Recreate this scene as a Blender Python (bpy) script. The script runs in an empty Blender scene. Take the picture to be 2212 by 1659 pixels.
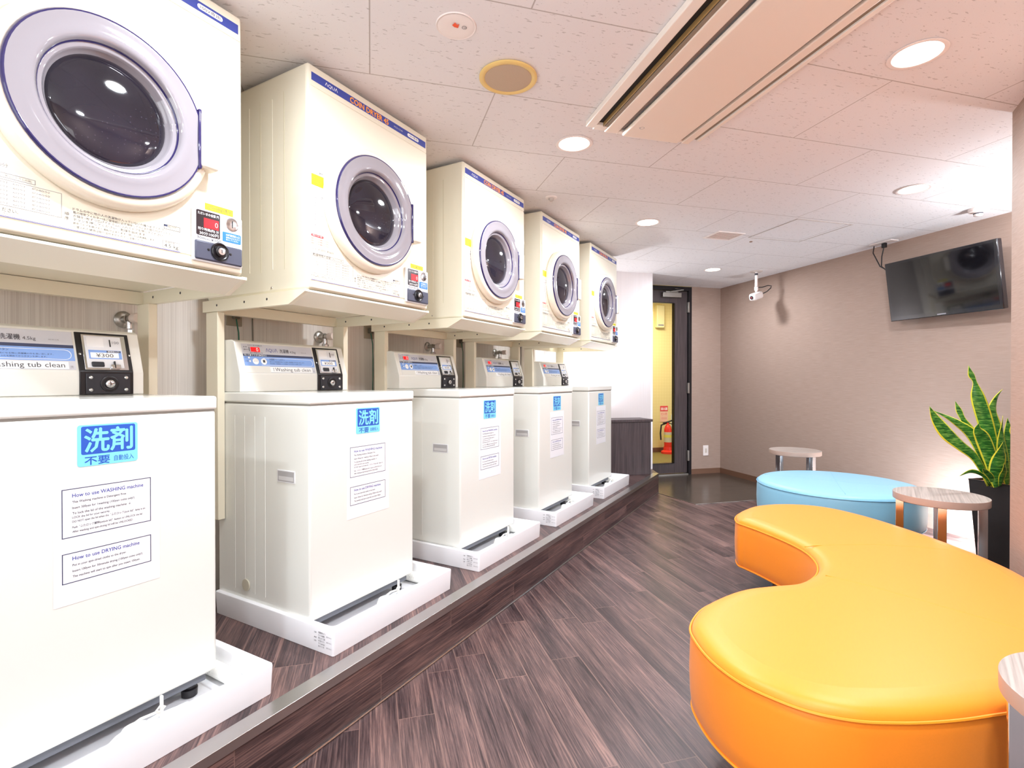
import bpy, bmesh, math, random
from mathutils import Vector, Matrix
random.seed(7)
SC = bpy.context.scene
COL = SC.collection
S = math.sqrt(.5)
PI = math.pi

# ------------------------------------------------------------------ camera
CAM_H = 1.087
cd = bpy.data.cameras.new('camera'); cam = bpy.data.objects.new('camera', cd); COL.objects.link(cam)
cd.sensor_fit = 'HORIZONTAL'; cd.sensor_width = 36.0; cd.lens = 36.0 * 1115.4 / 2212.0
cd.clip_start = .02
yaw, pitch = math.radians(29.72), math.radians(-.39)
cam.location = (0, 0, CAM_H)
cam.rotation_euler = (PI / 2 + pitch, 0, yaw)
SC.camera = cam

# ------------------------------------------------------------------ world, exposure, large lights
SC.view_settings.view_transform = 'Standard'; SC.view_settings.look = 'None'
SC.view_settings.gamma = 1; SC.view_settings.exposure = 0.11
SC.view_settings.use_curve_mapping = False
w = bpy.data.worlds.new('world'); SC.world = w; w.use_nodes = True
w.node_tree.nodes['Background'].inputs[0].default_value = (1.0, .97, .95, 1)
w.node_tree.nodes['Background'].inputs[1].default_value = 1.0
SC.cycles.max_bounces = 8; SC.cycles.diffuse_bounces = 5; SC.cycles.glossy_bounces = 4
SC.cycles.transmission_bounces = 6; SC.cycles.sample_clamp_indirect = 6
SC.cycles.caustics_reflective = False; SC.cycles.caustics_refractive = False
SC.cycles.use_denoising = True

def area(name, loc, direction, size, sizey, power, color=(1, 1, 1), shape='RECTANGLE', spread=PI, parent=None):
    l = bpy.data.lights.new(name, 'AREA'); l.energy = power; l.color = color; l.shape = shape
    l.size = size; l.size_y = sizey; l.spread = spread
    o = bpy.data.objects.new(name, l); COL.objects.link(o); o.location = loc
    o.rotation_euler = Vector(direction).to_track_quat('-Z', 'Y').to_euler()
    if parent: o.parent = parent
    return o
DOWN_POWER = 18
# added broad cool fill light behind the camera, unseen
area('rear_fill', (-.6, -2.3, 1.15), (0.05, 1, 0.10), 2.6, 1.9, 38, (.865, .93, 1))
# two added soft fill lights near the camera, towards machines and ceiling
area('near_fill', (.45, .1, 1.25), (-.75, .72, -.22), .5, .5, 2, (.96, .98, 1))
area('near_fill', (.1, -.5, 1.3), (0.12, .6, 1), .8, .8, 18, (.88, .935, 1))

# ------------------------------------------------------------------ helpers
def srgb(h):
    h = h.lstrip('#'); c = [int(h[i:i + 2], 16) / 255 for i in (0, 2, 4)]
    return tuple((x / 12.92 if x <= .04045 else ((x + .055) / 1.055) ** 2.4) for x in c) + (1,)
MATS = {}
def mat(name, col, rough=.5, metal=0, spec=.5, coat=0, trans=0, emit=None, estr=1, alpha=1, ior=1.45):
    if name in MATS: return MATS[name]
    m = bpy.data.materials.new(name); m.use_nodes = True; b = m.node_tree.nodes['Principled BSDF']
    b.inputs['Base Color'].default_value = srgb(col) if isinstance(col, str) else col
    b.inputs['Roughness'].default_value = rough; b.inputs['Metallic'].default_value = metal
    b.inputs['Specular IOR Level'].default_value = spec; b.inputs['Coat Weight'].default_value = coat
    b.inputs['Coat Roughness'].default_value = .05
    b.inputs['Transmission Weight'].default_value = trans; b.inputs['IOR'].default_value = ior
    if emit:
        b.inputs['Emission Color'].default_value = srgb(emit); b.inputs['Emission Strength'].default_value = estr
    MATS[name] = m; return m
class NT:
    def __init__(s, m): s.t = m.node_tree; s.b = s.t.nodes['Principled BSDF']
    def n(s, typ, **kw):
        x = s.t.nodes.new(typ)
        for k, v in kw.items(): setattr(x, k, v)
        return x
    def l(s, a, b): s.t.links.new(a, b)
    def math(s, op, a, b=None, c=None):
        x = s.n('ShaderNodeMath', operation=op)
        for i, v in enumerate((a, b, c)):
            if v is None: continue
            if hasattr(v, 'links'): s.l(v, x.inputs[i])
            else: x.inputs[i].default_value = v
        return x.outputs[0]
    def ramp(s, fac, stops, interp='LINEAR'):
        x = s.n('ShaderNodeValToRGB'); x.color_ramp.interpolation = interp
        e = x.color_ramp.elements
        while len(e) < len(stops): e.new(.5)
        for i, (p, c) in enumerate(stops): e[i].position = p; e[i].color = srgb(c) if isinstance(c, str) else c
        s.l(fac, x.inputs[0]); return x.outputs[0]
    def mix(s, fac, a, b, mode='MIX'):
        x = s.n('ShaderNodeMix', data_type='RGBA', blend_type=mode)
        for i, v in ((0, fac), (6, a), (7, b)):
            if hasattr(v, 'links'): s.l(v, x.inputs[i])
            else: x.inputs[i].default_value = v
        return x.outputs[2]
    def noise(s, vec, scale, detail=3, rough=.5):
        x = s.n('ShaderNodeTexNoise'); x.inputs['Scale'].default_value = scale
        x.inputs['Detail'].default_value = detail; x.inputs['Roughness'].default_value = rough
        s.l(vec, x.inputs['Vector']); return x.outputs[0]
    def pos(s, rz=0, scale=(1, 1, 1)):
        g = s.n('ShaderNodeNewGeometry'); mp = s.n('ShaderNodeMapping', vector_type='POINT')
        r = s.n('ShaderNodeVectorRotate', rotation_type='Z_AXIS'); r.inputs['Angle'].default_value = rz
        s.l(g.outputs['Position'], r.inputs['Vector']); s.l(r.outputs[0], mp.inputs['Vector'])
        mp.inputs['Scale'].default_value = scale; return mp.outputs[0], r.outputs[0]
    def sep(s, v):
        x = s.n('ShaderNodeSeparateXYZ'); s.l(v, x.inputs[0]); return x.outputs
    def comb(s, x, y, z):
        c = s.n('ShaderNodeCombineXYZ')
        for i, v in enumerate((x, y, z)):
            if hasattr(v, 'links'): s.l(v, c.inputs[i])
            else: c.inputs[i].default_value = v
        return c.outputs[0]
    def bump(s, h, st, dist=.002):
        b = s.n('ShaderNodeBump'); b.inputs['Strength'].default_value = st; b.inputs['Distance'].default_value = dist
        s.l(h, b.inputs['Height']); s.l(b.outputs[0], s.b.inputs['Normal'])

def plank_material(name, rz, width, length, vertical=False, rough=.33, off=0.0):
    m = mat(name, '#5a4644', rough); t = NT(m)
    _, r = t.pos(rz)
    o = t.sep(r)
    if vertical: across, along = o[2], o[1]
    else: across, along = o[0], o[1]      # after rotation x = across, y = along
    a = t.math('DIVIDE', t.math('ADD', across, off), width)
    row = t.math('FLOOR', a); fa = t.math('FRACT', a)
    wn = t.n('ShaderNodeTexWhiteNoise', noise_dimensions='1D'); t.l(row, wn.inputs['W'])
    b = t.math('ADD', t.math('DIVIDE', along, length), wn.outputs['Value'])
    cell = t.math('FLOOR', b); fb = t.math('FRACT', b)
    wn2 = t.n('ShaderNodeTexWhiteNoise', noise_dimensions='2D'); t.l(t.comb(row, cell, 0), wn2.inputs['Vector'])
    rnd = wn2.outputs['Value']
    v = t.comb(t.math('MULTIPLY', across, 210), t.math('MULTIPLY', along, 6), t.math('MULTIPLY', rnd, 40))
    g1 = t.noise(v, 1.0, 6, .72)
    v2 = t.comb(t.math('MULTIPLY', across, 16), t.math('MULTIPLY', along, 1.6), t.math('MULTIPLY', rnd, 17))
    g2 = t.noise(v2, 1.0, 3, .5)
    f = t.math('ADD', t.math('MULTIPLY', g1, .62), t.math('MULTIPLY', g2, .38))
    c = t.ramp(f, [(.34, '#1f1618'), (.45, '#423233'), (.53, '#5e4947'), (.60, '#775c57'), (.72, '#a17e72')])
    tone = t.math('ADD', t.math('MULTIPLY', rnd, .32), .82)
    c = t.mix(1.0, c, t.comb(tone, tone, tone), 'MULTIPLY')
    e1 = t.math('LESS_THAN', t.math('MINIMUM', fa, t.math('SUBTRACT', 1.0, fa)), .0022 / width)
    e2 = t.math('LESS_THAN', t.math('MINIMUM', fb, t.math('SUBTRACT', 1.0, fb)), .0014 / length)
    edge = t.math('MAXIMUM', e1, e2)
    c = t.mix(t.math('MULTIPLY', edge, .55), c, srgb('#8d6f66'))
    t.l(c, t.b.inputs['Base Color'])
    t.l(t.math('ADD', t.math('MULTIPLY', g1, .25), rough - .1), t.b.inputs['Roughness'])
    t.bump(g1, .25, .0015)
    return m
M_floor = plank_material('floor_planks', -PI / 4, .118, .91, off=.036)
M_step = plank_material('step_planks', -PI / 4, .118, .91, off=.06)
M_riser = plank_material('riser_planks', 0, .0927, .91, vertical=True)

def ceiling_material():
    m = mat('ceiling_tile', '#e6dfdc', .85); t = NT(m)
    _, r = t.pos(-PI / 4); o = t.sep(r); h, g = o[0], o[1]
    a = t.math('DIVIDE', t.math('SUBTRACT', g, 1.444), .4555); row = t.math('FLOOR', a); fa = t.math('FRACT', a)
    par = t.math('MODULO', t.math('ADD', row, 100), 2.0)
    sh = t.math('MULTIPLY', t.math('LESS_THAN', par, .5), 0.0)
    hh = t.math('ADD', t.math('SUBTRACT', h, -.002), t.math('MULTIPLY', par, -.455))
    b = t.math('DIVIDE', hh, .911); fb = t.math('FRACT', t.math('ADD', b, 50)); cell = t.math('FLOOR', b)
    e1 = t.math('LESS_THAN', t.math('MINIMUM', fa, t.math('SUBTRACT', 1.0, fa)), .0022 / .4555)
    e2 = t.math('LESS_THAN', t.math('MINIMUM', fb, t.math('SUBTRACT', 1.0, fb)), .0022 / .911)
    edge = t.math('MAXIMUM', e1, e2)
    v = t.comb(t.math('MULTIPLY', h, 34), t.math('MULTIPLY', g, 110), 0)
    n1 = t.noise(v, 1.0, 2, .6)
    msk = t.noise(t.comb(t.math('MULTIPLY', h, 14), t.math('MULTIPLY', g, 30), 3.1), 1.0, 1, .5)
    sp = t.math('MULTIPLY', t.math('GREATER_THAN', n1, .635), t.math('GREATER_THAN', msk, .47))
    n3 = t.noise(t.comb(t.math('MULTIPLY', h, 150), t.math('MULTIPLY', g, 170), 9), 1.0, 1, .5)
    sp2 = t.math('GREATER_THAN', n3, .74)
    spk = t.math('MAXIMUM', sp, sp2)
    c = t.mix(t.math('MULTIPLY', spk, .42), srgb('#e6e3e4'), srgb('#8d8683'))
    c = t.mix(t.math('MULTIPLY', edge, .6), c, srgb('#8b7d74'))
    t.l(c, t.b.inputs['Base Color'])
    t.bump(t.math('SUBTRACT', 1.0, t.math('MAXIMUM', spk, edge)), .3, .002)
    return m
M_ceil = ceiling_material()

def wallpaper(name, base, dark, vertical, amt=.5, fine=260):
    m = mat(name, base, .75); t = NT(m)
    _, r = t.pos(-PI / 4); o = t.sep(r)
    g_ = t.n('ShaderNodeNewGeometry'); o2 = t.sep(g_.outputs['Position'])
    u = t.math('ADD', o[0], o[1])
    if vertical: v = t.comb(t.math('MULTIPLY', u, fine), t.math('MULTIPLY', o[2], 1.2), 0)
    else: v = t.comb(t.math('MULTIPLY', u, 9), t.math('MULTIPLY', o[2], fine), 0)
    n = t.noise(v, 1.0, 3, .6)
    c = t.ramp(n, [(.35, dark), (.62, base)])
    t.l(c, t.b.inputs['Base Color']); t.bump(n, .12, .001)
    return m
M_backwall = wallpaper('striped_wallpaper', '#f0e9e1', '#dcd3ca', True, fine=260)
M_white_wall = wallpaper('pale_wallpaper', '#e3dcdd', '#ddd6d6', True, fine=260)
M_taupe = wallpaper('taupe_wallpaper', '#a89184', '#9c8578', False, fine=330)
M_cor = mat('corridor_wall', '#e9d689', .7)
def corridor():
    t = NT(M_cor); _, r = t.pos(-PI / 4); o = t.sep(r)
    f = t.math('MAXIMUM', t.math('LESS_THAN', t.math('FRACT', t.math('MULTIPLY', t.math('ADD', o[0], o[1]), 22)), .12),
               t.math('LESS_THAN', t.math('FRACT', t.math('MULTIPLY', o[2], 22)), .12))
    t.l(t.mix(t.math('MULTIPLY', f, .22), srgb('#e6d597'), srgb('#c8b468')), t.b.inputs['Base Color'])
corridor()

def fabric(name, col, rough=.42):
    m = mat(name, col, rough, coat=0); t = NT(m)
    p, _ = t.pos(0, (900, 900, 900)); n = t.noise(p, 1.0, 1, .5)
    p2, _ = t.pos(0, (260, 30, 260)); n2 = t.noise(p2, 1.0, 2, .5)
    c = t.mix(t.math('MULTIPLY', n2, .22), srgb(col), tuple(x * .72 for x in srgb(col)[:3]) + (1,))
    t.l(c, t.b.inputs['Base Color']); t.bump(n, .15, .0006)
    m.node_tree.nodes['Principled BSDF'].inputs['Sheen Weight'].default_value = .12
    return m
M_orange = fabric('orange_vinyl', '#ff9020', .42); M_orange_pipe = mat('orange_piping', '#ff9424', .5)
M_blue = fabric('blue_vinyl', '#8cc4df'); M_blue_pipe = mat('blue_piping', '#79aecb', .4)

def woodgrain(name, a, b, along='x', rough=.45, sc=60):
    m = mat(name, a, rough); t = NT(m)
    tc = t.n('ShaderNodeTexCoord'); o = t.sep(tc.outputs['Object'])
    k = {'x': (3, sc, sc), 'y': (sc, 3, sc), 'z': (sc, sc, 3)}[along]
    v = t.comb(t.math('MULTIPLY', o[0], k[0]), t.math('MULTIPLY', o[1], k[1]), t.math('MULTIPLY', o[2], k[2]))
    n = t.noise(v, 1.0, 4, .6)
    t.l(t.ramp(n, [(.36, b), (.62, a)]), t.b.inputs['Base Color'])
    return m
M_tabletop = woodgrain('ash_laminate', '#b3a69e', '#93877f', 'x', .45, 130)
M_tableedge = mat('ash_edge', '#a88f82', .4)
M_darkwood = woodgrain('dark_laminate', '#5b4f50', '#40373a', 'z', .45, 120)
M_doorwood = woodgrain('dark_door_wood', '#4c4040', '#362d2f', 'z', .45, 110)

M_cream = mat('cream_enamel', '#e6e0cd', .22, coat=.3)
M_wash = mat('washer_enamel', '#e6e6df', .2, coat=.3)
M_lid = mat('white_lid_plastic', '#e8e8e2', .2, coat=.3)
M_panelw = mat('fascia_white', '#e6e5de', .3)
M_stand = mat('cream_painted_steel', '#e6dec8', .38)
M_tray = mat('white_tray_plastic', '#f3f3f6', .25)
M_ring = mat('cream_ring_plastic', '#e9dfcc', .25, coat=.3)
M_lav = mat('lavender_clear_plastic', '#928d93', .07, coat=1)
M_violet = mat('violet_edge', '#2b2456', .12, coat=.6)
M_handle = mat('cream_handle', '#ece5d6', .25)
M_navy = mat('navy_print', '#39479b', .4)
M_dgrey = mat('grey_print', '#45444c', .6)
M_lgrey = mat('light_grey_print', '#8b8a90', .6)
M_box = mat('box_silver', '#e3e4e8', .3)
M_black = mat('black_plastic', '#1d1a1d', .3)
M_slate = mat('slate_plastic', '#47495a', .35)
M_dslate = mat('dark_slate', '#2d2d33', .35)
M_chrome = mat('chrome', '#d8d8da', .15, metal=1)
M_steel = mat('brushed_steel', '#b9b6b0', .35, metal=1)
M_yellow = mat('yellow_label', '#fff126', .5)
M_bluelab = mat('blue_label', '#2f78c4', .45)
M_white = mat('white_print', '#fafafa', .5)
M_red = mat('red_print', '#e0474d', .5)
M_orangep = mat('orange_print', '#ffa030', .45)
M_disp = mat('display_black', '#2a1d20', .2)
M_led = mat('red_display', '#d81020', .3, emit='#ff1a1a', estr=.75)
M_ledtxt = mat('led_digit', '#ff9a9a', .3, emit='#ffb0a8', estr=1.2)
M_fascia = mat('fascia_grey', '#cfd0d8', .3)
M_skyblue = mat('fascia_blue', '#86a9e6', .35)
M_navyband = mat('fascia_navy', '#3d4360', .35)
M_cyan = mat('cyan_sticker', '#7fd4ef', .4)
M_royal = mat('royal_blue_sticker', '#2b58b8', .4)
M_paper = mat('laminated_paper', '#f3f3f7', .3, coat=.3)
M_gasket = mat('grey_skirt', '#6d7078', .5)
M_hose = mat('white_hose', '#f0efe9', .4)
M_trap = mat('white_trap', '#f6f4ee', .35)
M_taphandle = mat('tap_handle', '#e9d9cf', .35)
M_alu = mat('aluminium_nosing', '#bcb9b6', .3, metal=1)
M_baseb = mat('brown_baseboard', '#71513f', .5)
M_acw = mat('ac_cream', '#eee0d2', .4); M_acl = mat('ac_pale', '#efe6dc', .4)
M_acd = mat('ac_dark_slot', '#1f1e1c', .6); M_acb = mat('ac_brass', '#a08050', .4); M_acg = mat('ac_groove', '#8e8170', .5)
M_mesh = mat('ac_mesh', '#8b7f79', .7)
M_spkring = mat('yellowed_ring', '#e6c67c', .45); M_spkgrille = mat('beige_grille', '#b8a288', .7)
M_fix = mat('white_fixture', '#f0e6e2', .4)
M_glow = mat('lamp_glow', '#ffffff', .5, emit='#fff6ea', estr=9)
M_refl = mat('lamp_reflector', '#fff4e6', .3, emit='#fff2e2', estr=1.6)
M_screen = mat('tv_screen', '#0e0d10', .06, coat=.5)
M_bezel = mat('tv_bezel', '#15141a', .15, coat=.6)
M_glass = mat('door_glass', '#ffffff', .0, trans=1, ior=1.02)
M_leafg = mat('leaf_green', '#2f6a2c', .35)
def leafmat():
    t = NT(M_leafg); tc = t.n('ShaderNodeTexCoord')
    p, _ = t.pos(0, (25, 25, 150)); n = t.noise(p, 1.0, 3, .6)
    t.l(t.ramp(n, [(.36, '#164a1c'), (.5, '#2f7428'), (.64, '#76a548')]), t.b.inputs['Base Color'])
leafmat()
M_leafy = mat('leaf_yellow', '#d8d43c', .4)
M_pot = mat('black_pot', '#2b2828', .4)
M_mulch = mat('coir_mulch', '#a8673a', .9)
def mulch():
    t = NT(M_mulch); p, _ = t.pos(0, (160, 160, 160)); n = t.noise(p, 1, 3, .6)
    t.l(t.ramp(n, [(.4, '#6a3a1c'), (.6, '#c8854c')]), t.b.inputs['Base Color']); t.bump(n, .8, .006)
mulch()
M_extred = mat('extinguisher_red', '#e33a2c', .25)
M_darkfloor = mat('dark_vinyl_floor', '#4f463e', .22)
def darkfloor():
    t = NT(M_darkfloor); p, _ = t.pos(-PI / 4, (1.2, 3, 1)); n = t.noise(p, 3, 4, .6)
    t.l(t.ramp(n, [(.3, '#463e37'), (.7, '#4c433b')]), t.b.inputs['Base Color'])
    t.l(t.math('ADD', t.math('MULTIPLY', n, .12), .16), t.b.inputs['Roughness'])
darkfloor()
def dryer_glass():
    m = mat('dark_dryer_glass', '#2c2833', .04, coat=.3); t = NT(m)
    tc = t.n('ShaderNodeTexCoord')
    o = t.sep(tc.outputs['Object'])
    v = t.comb(t.math('MULTIPLY', o[1], 85), t.math('MULTIPLY', o[2], 85), 0)
    vo = t.n('ShaderNodeTexVoronoi'); vo.inputs['Randomness'].default_value = .25; vo.inputs['Scale'].default_value = 1
    t.l(v, vo.inputs['Vector'])
    dot = t.math('LESS_THAN', vo.outputs['Distance'], .13)
    msk = t.math('LESS_THAN', t.math('SUBTRACT', o[2], t.math('MULTIPLY', o[1], .8)), -.012)
    n = t.noise(v, .04, 2, .5)
    c = t.ramp(n, [(.35, '#17141b'), (.7, '#2b2732')])
    t.l(t.mix(t.math('MULTIPLY', t.math('MULTIPLY', dot, msk), .22), c, srgb('#5d5666')), t.b.inputs['Base Color'])
    return m
M_dglass = dryer_glass()

# ---- mesh builder
class MB:
    def __init__(s): s.bm = bmesh.new(); s.mats = []
    def mi(s, m):
        if m not in s.mats: s.mats.append(m)
        return s.mats.index(m)
    def _merge(s, tb, m, smooth, mtx=None):
        if mtx is not None: bmesh.ops.transform(tb, matrix=mtx, verts=tb.verts)
        i = s.mi(m); vm = {}
        for v in tb.verts: vm[v] = s.bm.verts.new(v.co)
        for f in tb.faces:
            try: nf = s.bm.faces.new([vm[v] for v in f.verts])
            except ValueError: continue
            nf.material_index = i; nf.smooth = f.smooth if smooth is None else smooth
        tb.free(); return s
    def box(s, x0, x1, y0, y1, z0, z1, m, bev=0, seg=2, mtx=None):
        tb = bmesh.new(); bmesh.ops.create_cube(tb, size=1)
        for v in tb.verts: v.co = Vector(((x0 + x1) / 2 + v.co.x * (x1 - x0), (y0 + y1) / 2 + v.co.y * (y1 - y0), (z0 + z1) / 2 + v.co.z * (z1 - z0)))
        if bev:
            tb.normal_update()
            flat = [f.normal.copy() for f in tb.faces]
            bmesh.ops.bevel(tb, geom=tb.edges[:], offset=bev, segments=seg, affect='EDGES', profile=.5); tb.normal_update()
            for f in tb.faces: f.smooth = not any(f.normal.dot(q) > .9995 for q in flat)
        return s._merge(tb, m, None, mtx)
    def quad(s, pts, m):
        i = s.mi(m); f = s.bm.faces.new([s.bm.verts.new(p) for p in pts]); f.material_index = i; return s
    def prism(s, pts, d, m, bev=0, smooth=False, mtx=None):
        # polygon pts (3D list) extruded by vector d
        tb = bmesh.new(); d = Vector(d)
        a = [tb.verts.new(p) for p in pts]; b = [tb.verts.new(Vector(p) + d) for p in pts]
        tb.faces.new(a[::-1]); tb.faces.new(b)
        n = len(a)
        for i in range(n): tb.faces.new((a[i], a[(i + 1) % n], b[(i + 1) % n], b[i]))
        bmesh.ops.recalc_face_normals(tb, faces=tb.faces[:])
        if bev:
            tb.normal_update()
            flat = [f.normal.copy() for f in tb.faces]
            bmesh.ops.bevel(tb, geom=tb.edges[:], offset=bev, segments=2, affect='EDGES', profile=.5); tb.normal_update()
            for f in tb.faces: f.smooth = not any(f.normal.dot(q) > .9995 for q in flat)
        return s._merge(tb, m, None, mtx)
    def lathe(s, prof, m, origin=(0, 0, 0), axis='z', n=32, smooth=True, close=True):
        # prof: list of (r, t), t along axis
        tb = bmesh.new(); rings = []
        for r, t in prof:
            ring = []
            if r < 1e-6: ring = [tb.verts.new((0, 0, t))]
            else: ring = [tb.verts.new((r * math.cos(2 * PI * i / n), r * math.sin(2 * PI * i / n), t)) for i in range(n)]
            rings.append(ring)
        for a, b in zip(rings, rings[1:]):
            for i in range(n):
                j = (i + 1) % n
                if len(a) == 1 and len(b) == 1: continue
                if len(a) == 1: tb.faces.new((a[0], b[i], b[j]))
                elif len(b) == 1: tb.faces.new((a[i], a[j], b[0]))
                else: tb.faces.new((a[i], a[j], b[j], b[i]))
        bmesh.ops.recalc_face_normals(tb, faces=tb.faces[:])
        if isinstance(axis, str):
            R = {'z': Matrix.Identity(4), 'x': Matrix.Rotation(PI / 2, 4, 'Y'), 'y': Matrix.Rotation(-PI / 2, 4, 'X'), '-z': Matrix.Rotation(PI, 4, 'X')}[axis]
        else: R = Vector(axis).to_track_quat('Z', 'Y').to_matrix().to_4x4()
        return s._merge(tb, m, smooth, Matrix.Translation(origin) @ R)
    def cyl(s, p0, p1, r, m, n=16, r1=None):
        p0 = Vector(p0); p1 = Vector(p1); L = (p1 - p0).length; r1 = r if r1 is None else r1
        return s.lathe([(0, 0), (r, 0), (r, 0), (r1, L), (r1, L), (0, L)], m, p0, tuple(p1 - p0), n, smooth=True)
    def tube(s, pts, r, m, n=8, closed=False):
        pts = [Vector(p) for p in pts]; tb = bmesh.new(); rings = []; N = len(pts)
        up = Vector((0, 0, 1)); prev = None
        for i, p in enumerate(pts):
            a = pts[(i - 1) % N] if (closed or i) else p; b = pts[(i + 1) % N] if (closed or i < N - 1) else p
            t = (b - a).normalized()
            if prev is None: x = t.orthogonal().normalized() if abs(t.z) > .9 else t.cross(up).normalized()
            else: x = (prev - t * prev.dot(t)).normalized()
            prev = x; y = t.cross(x)
            rings.append([tb.verts.new(p + (x * math.cos(2 * PI * k / n) + y * math.sin(2 * PI * k / n)) * r) for k in range(n)])
        for i in range(N if closed else N - 1):
            a = rings[i]; b = rings[(i + 1) % N]
            for k in range(n): tb.faces.new((a[k], a[(k + 1) % n], b[(k + 1) % n], b[k]))
        if not closed: tb.faces.new(rings[0][::-1]); tb.faces.new(rings[-1])
        bmesh.ops.recalc_face_normals(tb, faces=tb.faces[:])
        return s._merge(tb, m, True)
    def text(s, body, size, m, frame, align='LEFT', bold=0, sx=1.0, spacing=1.0, line=1.0, width=None, fat=0):
        # frame: Matrix placing text plane (x right, y up)
        tm = text_mesh(body, bold, spacing, line)
        tb = bmesh.new(); tb.from_mesh(tm)
        xs = [v.co.x for v in tb.verts] or [0]; lo, hi = min(xs), max(xs)
        if width: sx = width / size / max(hi - lo, 1e-6)
        ox = {'LEFT': lo, 'CENTER': (lo + hi) / 2, 'RIGHT': hi}[align]
        for v in tb.verts: v.co.x = (v.co.x - ox) * size * sx; v.co.y *= size; v.co.z = 0
        for k, (dx, dy) in enumerate(((fat, 0), (-fat, 0), (0, fat), (0, -fat)) if fat else ()):
            s._merge(tb.copy(), m, False, frame @ Matrix.Translation((dx * size, dy * size, (k + 1) * 2e-5)))
        return s._merge(tb, m, False, frame)
    def build(s, name, parent=None, **kw):
        me = bpy.data.meshes.new(name); s.bm.to_mesh(me); s.bm.free()
        fl = [p.use_smooth for p in me.polygons]; me.set_sharp_from_angle(angle=math.radians(48)); me.polygons.foreach_set('use_smooth', fl); me.update()
        for m in s.mats: me.materials.append(m)
        o = bpy.data.objects.new(name, me); COL.objects.link(o)
        if parent: o.parent = parent
        tag(o, **kw); return o
_T = {}
def text_mesh(body, bold, spacing, line):
    k = (body, bold, spacing, line)
    if k not in _T:
        c = bpy.data.curves.new('t', 'FONT'); c.body = body; c.resolution_u = 2; c.size = 1; c.offset = bold
        c.space_character = spacing; c.space_line = line; c.fill_mode = 'FRONT'
        o = bpy.data.objects.new('t', c); COL.objects.link(o)
        dg = bpy.context.evaluated_depsgraph_get(); _T[k] = bpy.data.meshes.new_from_object(o.evaluated_get(dg))
        bpy.data.objects.remove(o)
    return _T[k]
def tag(o, label=None, cat=None, group=None, kind=None):
    if label: o['label'] = label
    if cat: o['category'] = cat
    if group: o['group'] = group
    if kind: o['kind'] = kind
def thing(name, label, cat, loc=(0, 0, 0), rz=0, group=None):
    o = bpy.data.objects.new(name, None); COL.objects.link(o); o.location = loc; o.rotation_euler = (0, 0, rz)
    o.empty_display_size = .1; tag(o, label, cat, group); return o
def copy_tree(o, parent=None, loc=None, label=None):
    c = o.copy(); COL.objects.link(c)
    if parent: c.parent = parent
    if loc is not None: c.location = loc
    if label: c['label'] = label
    for ch in [x for x in bpy.data.objects if x.parent == o]: copy_tree(ch, c)
    return c
def GH(g, h): return ((h - g) * S, (h + g) * S)
def face_x(x, y, z):   # text plane on a face looking to +x : right = +y, up = +z
    return Matrix(((0, 0, 1, x), (1, 0, 0, y), (0, 1, 0, z), (0, 0, 0, 1)))

# ------------------------------------------------------------------ room shell
ZC = 2.17; XB = -2.18; XW = .718
GW, HW, GWW, HWW = 5.22, 3.97, 4.67, 2.75
room = [(XB, -2.6), (XW, -2.6), (XW, 2.82), (HW / S - 2.82, 2.82), GH(GW, HW), GH(GW, 2.3), GH(GWW + .1, 2.3), (XB, XB + GWW / S)]
ceil_pts = [(XB, -2.6), (XW, -2.6), (XW, 2.82), (HW / S - 2.82, 2.82), GH(GW, HW), GH(GW, HWW), GH(GWW, HWW), (XB, XB + GWW / S)]
def slab(name, pts, z0, z1, m):
    return MB().prism([(x, y, z0) for x, y in pts], (0, 0, z1 - z0), m).build(name, kind='structure')
slab('floor', ceil_pts, -.06, 0, M_floor)
slab('ceiling', ceil_pts, ZC, ZC + .06, M_ceil)
slab('floor_entry', [GH(GW, HWW), GH(GW, HW), GH(3.93, HW), GH(3.93, 2.74), GH(4.42, 2.67), GH(GWW, HWW)], 0, .002, M_darkfloor)
def strip(name, a, b_, w, z0, z1, m):
    a = Vector(a); b_ = Vector(b_); n = (b_ - a).normalized(); n = Vector((-n.y, n.x)) * w
    return slab(name, [tuple(a - n), tuple(b_ - n), tuple(b_ + n), tuple(a + n)], z0, z1, m)
strip('trim_5', GH(3.93, HW), GH(3.93, 2.74), .002, .002, .0045, M_steel)
strip('trim_6', GH(3.93, 2.74), GH(4.42, 2.67), .002, .002, .0045, M_steel)
def wallgh(name, g0, g1, h0, h1, z0, z1, m, bev=0):
    p = [GH(g0, h0), GH(g1, h0), GH(g1, h1), GH(g0, h1)]
    return MB().prism([(x, y, z0) for x, y in p], (0, 0, z1 - z0), m, bev=bev).build(name, kind='structure')
slab('wall_left', [(XB - .1, -2.6), (XB, -2.6), (XB, XB + GWW / S), (XB - .1, XB + GWW / S + .04)], 0, ZC, M_backwall)
hb = (XB * 2 + GWW / S) * S
wallgh('wall_machine_end', GWW, GWW + .1, hb - .05, HWW, 0, ZC, M_white_wall)
slab('wall_right', [(XW, -2.6), (2.9, -2.6), (2.9, 2.82), (XW, 2.82)], 0, ZC, M_taupe)
wallgh('wall_television', GW + .1, (2.82 - HW * S) * 2 * S - .0, HW, HW + .1, 0, ZC, M_taupe) if False else \
    slab('wall_television', [GH(GW + .1, HW), (HW / S - 2.82, 2.82), (HW / S - 2.82 + .2, 2.82), GH(GW + .1, HW + .1)], 0, ZC, M_taupe)
# door wall: piece right of door, header
wallgh('wall_door_side', GW, GW + .1, 3.575, HW, 0, ZC, M_taupe)
wallgh('wall_door_return', GWW + .1, GW + .1, HWW - .12, HWW - .02, 0, ZC, M_taupe)
wallgh('baseboard_door', GW - .008, GW, 3.575, HW - .008, 0, .06, M_baseb)
wallgh('baseboard_television', 3.1, GW - .0, HW - .008, HW, 0, .06, M_baseb)
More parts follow.
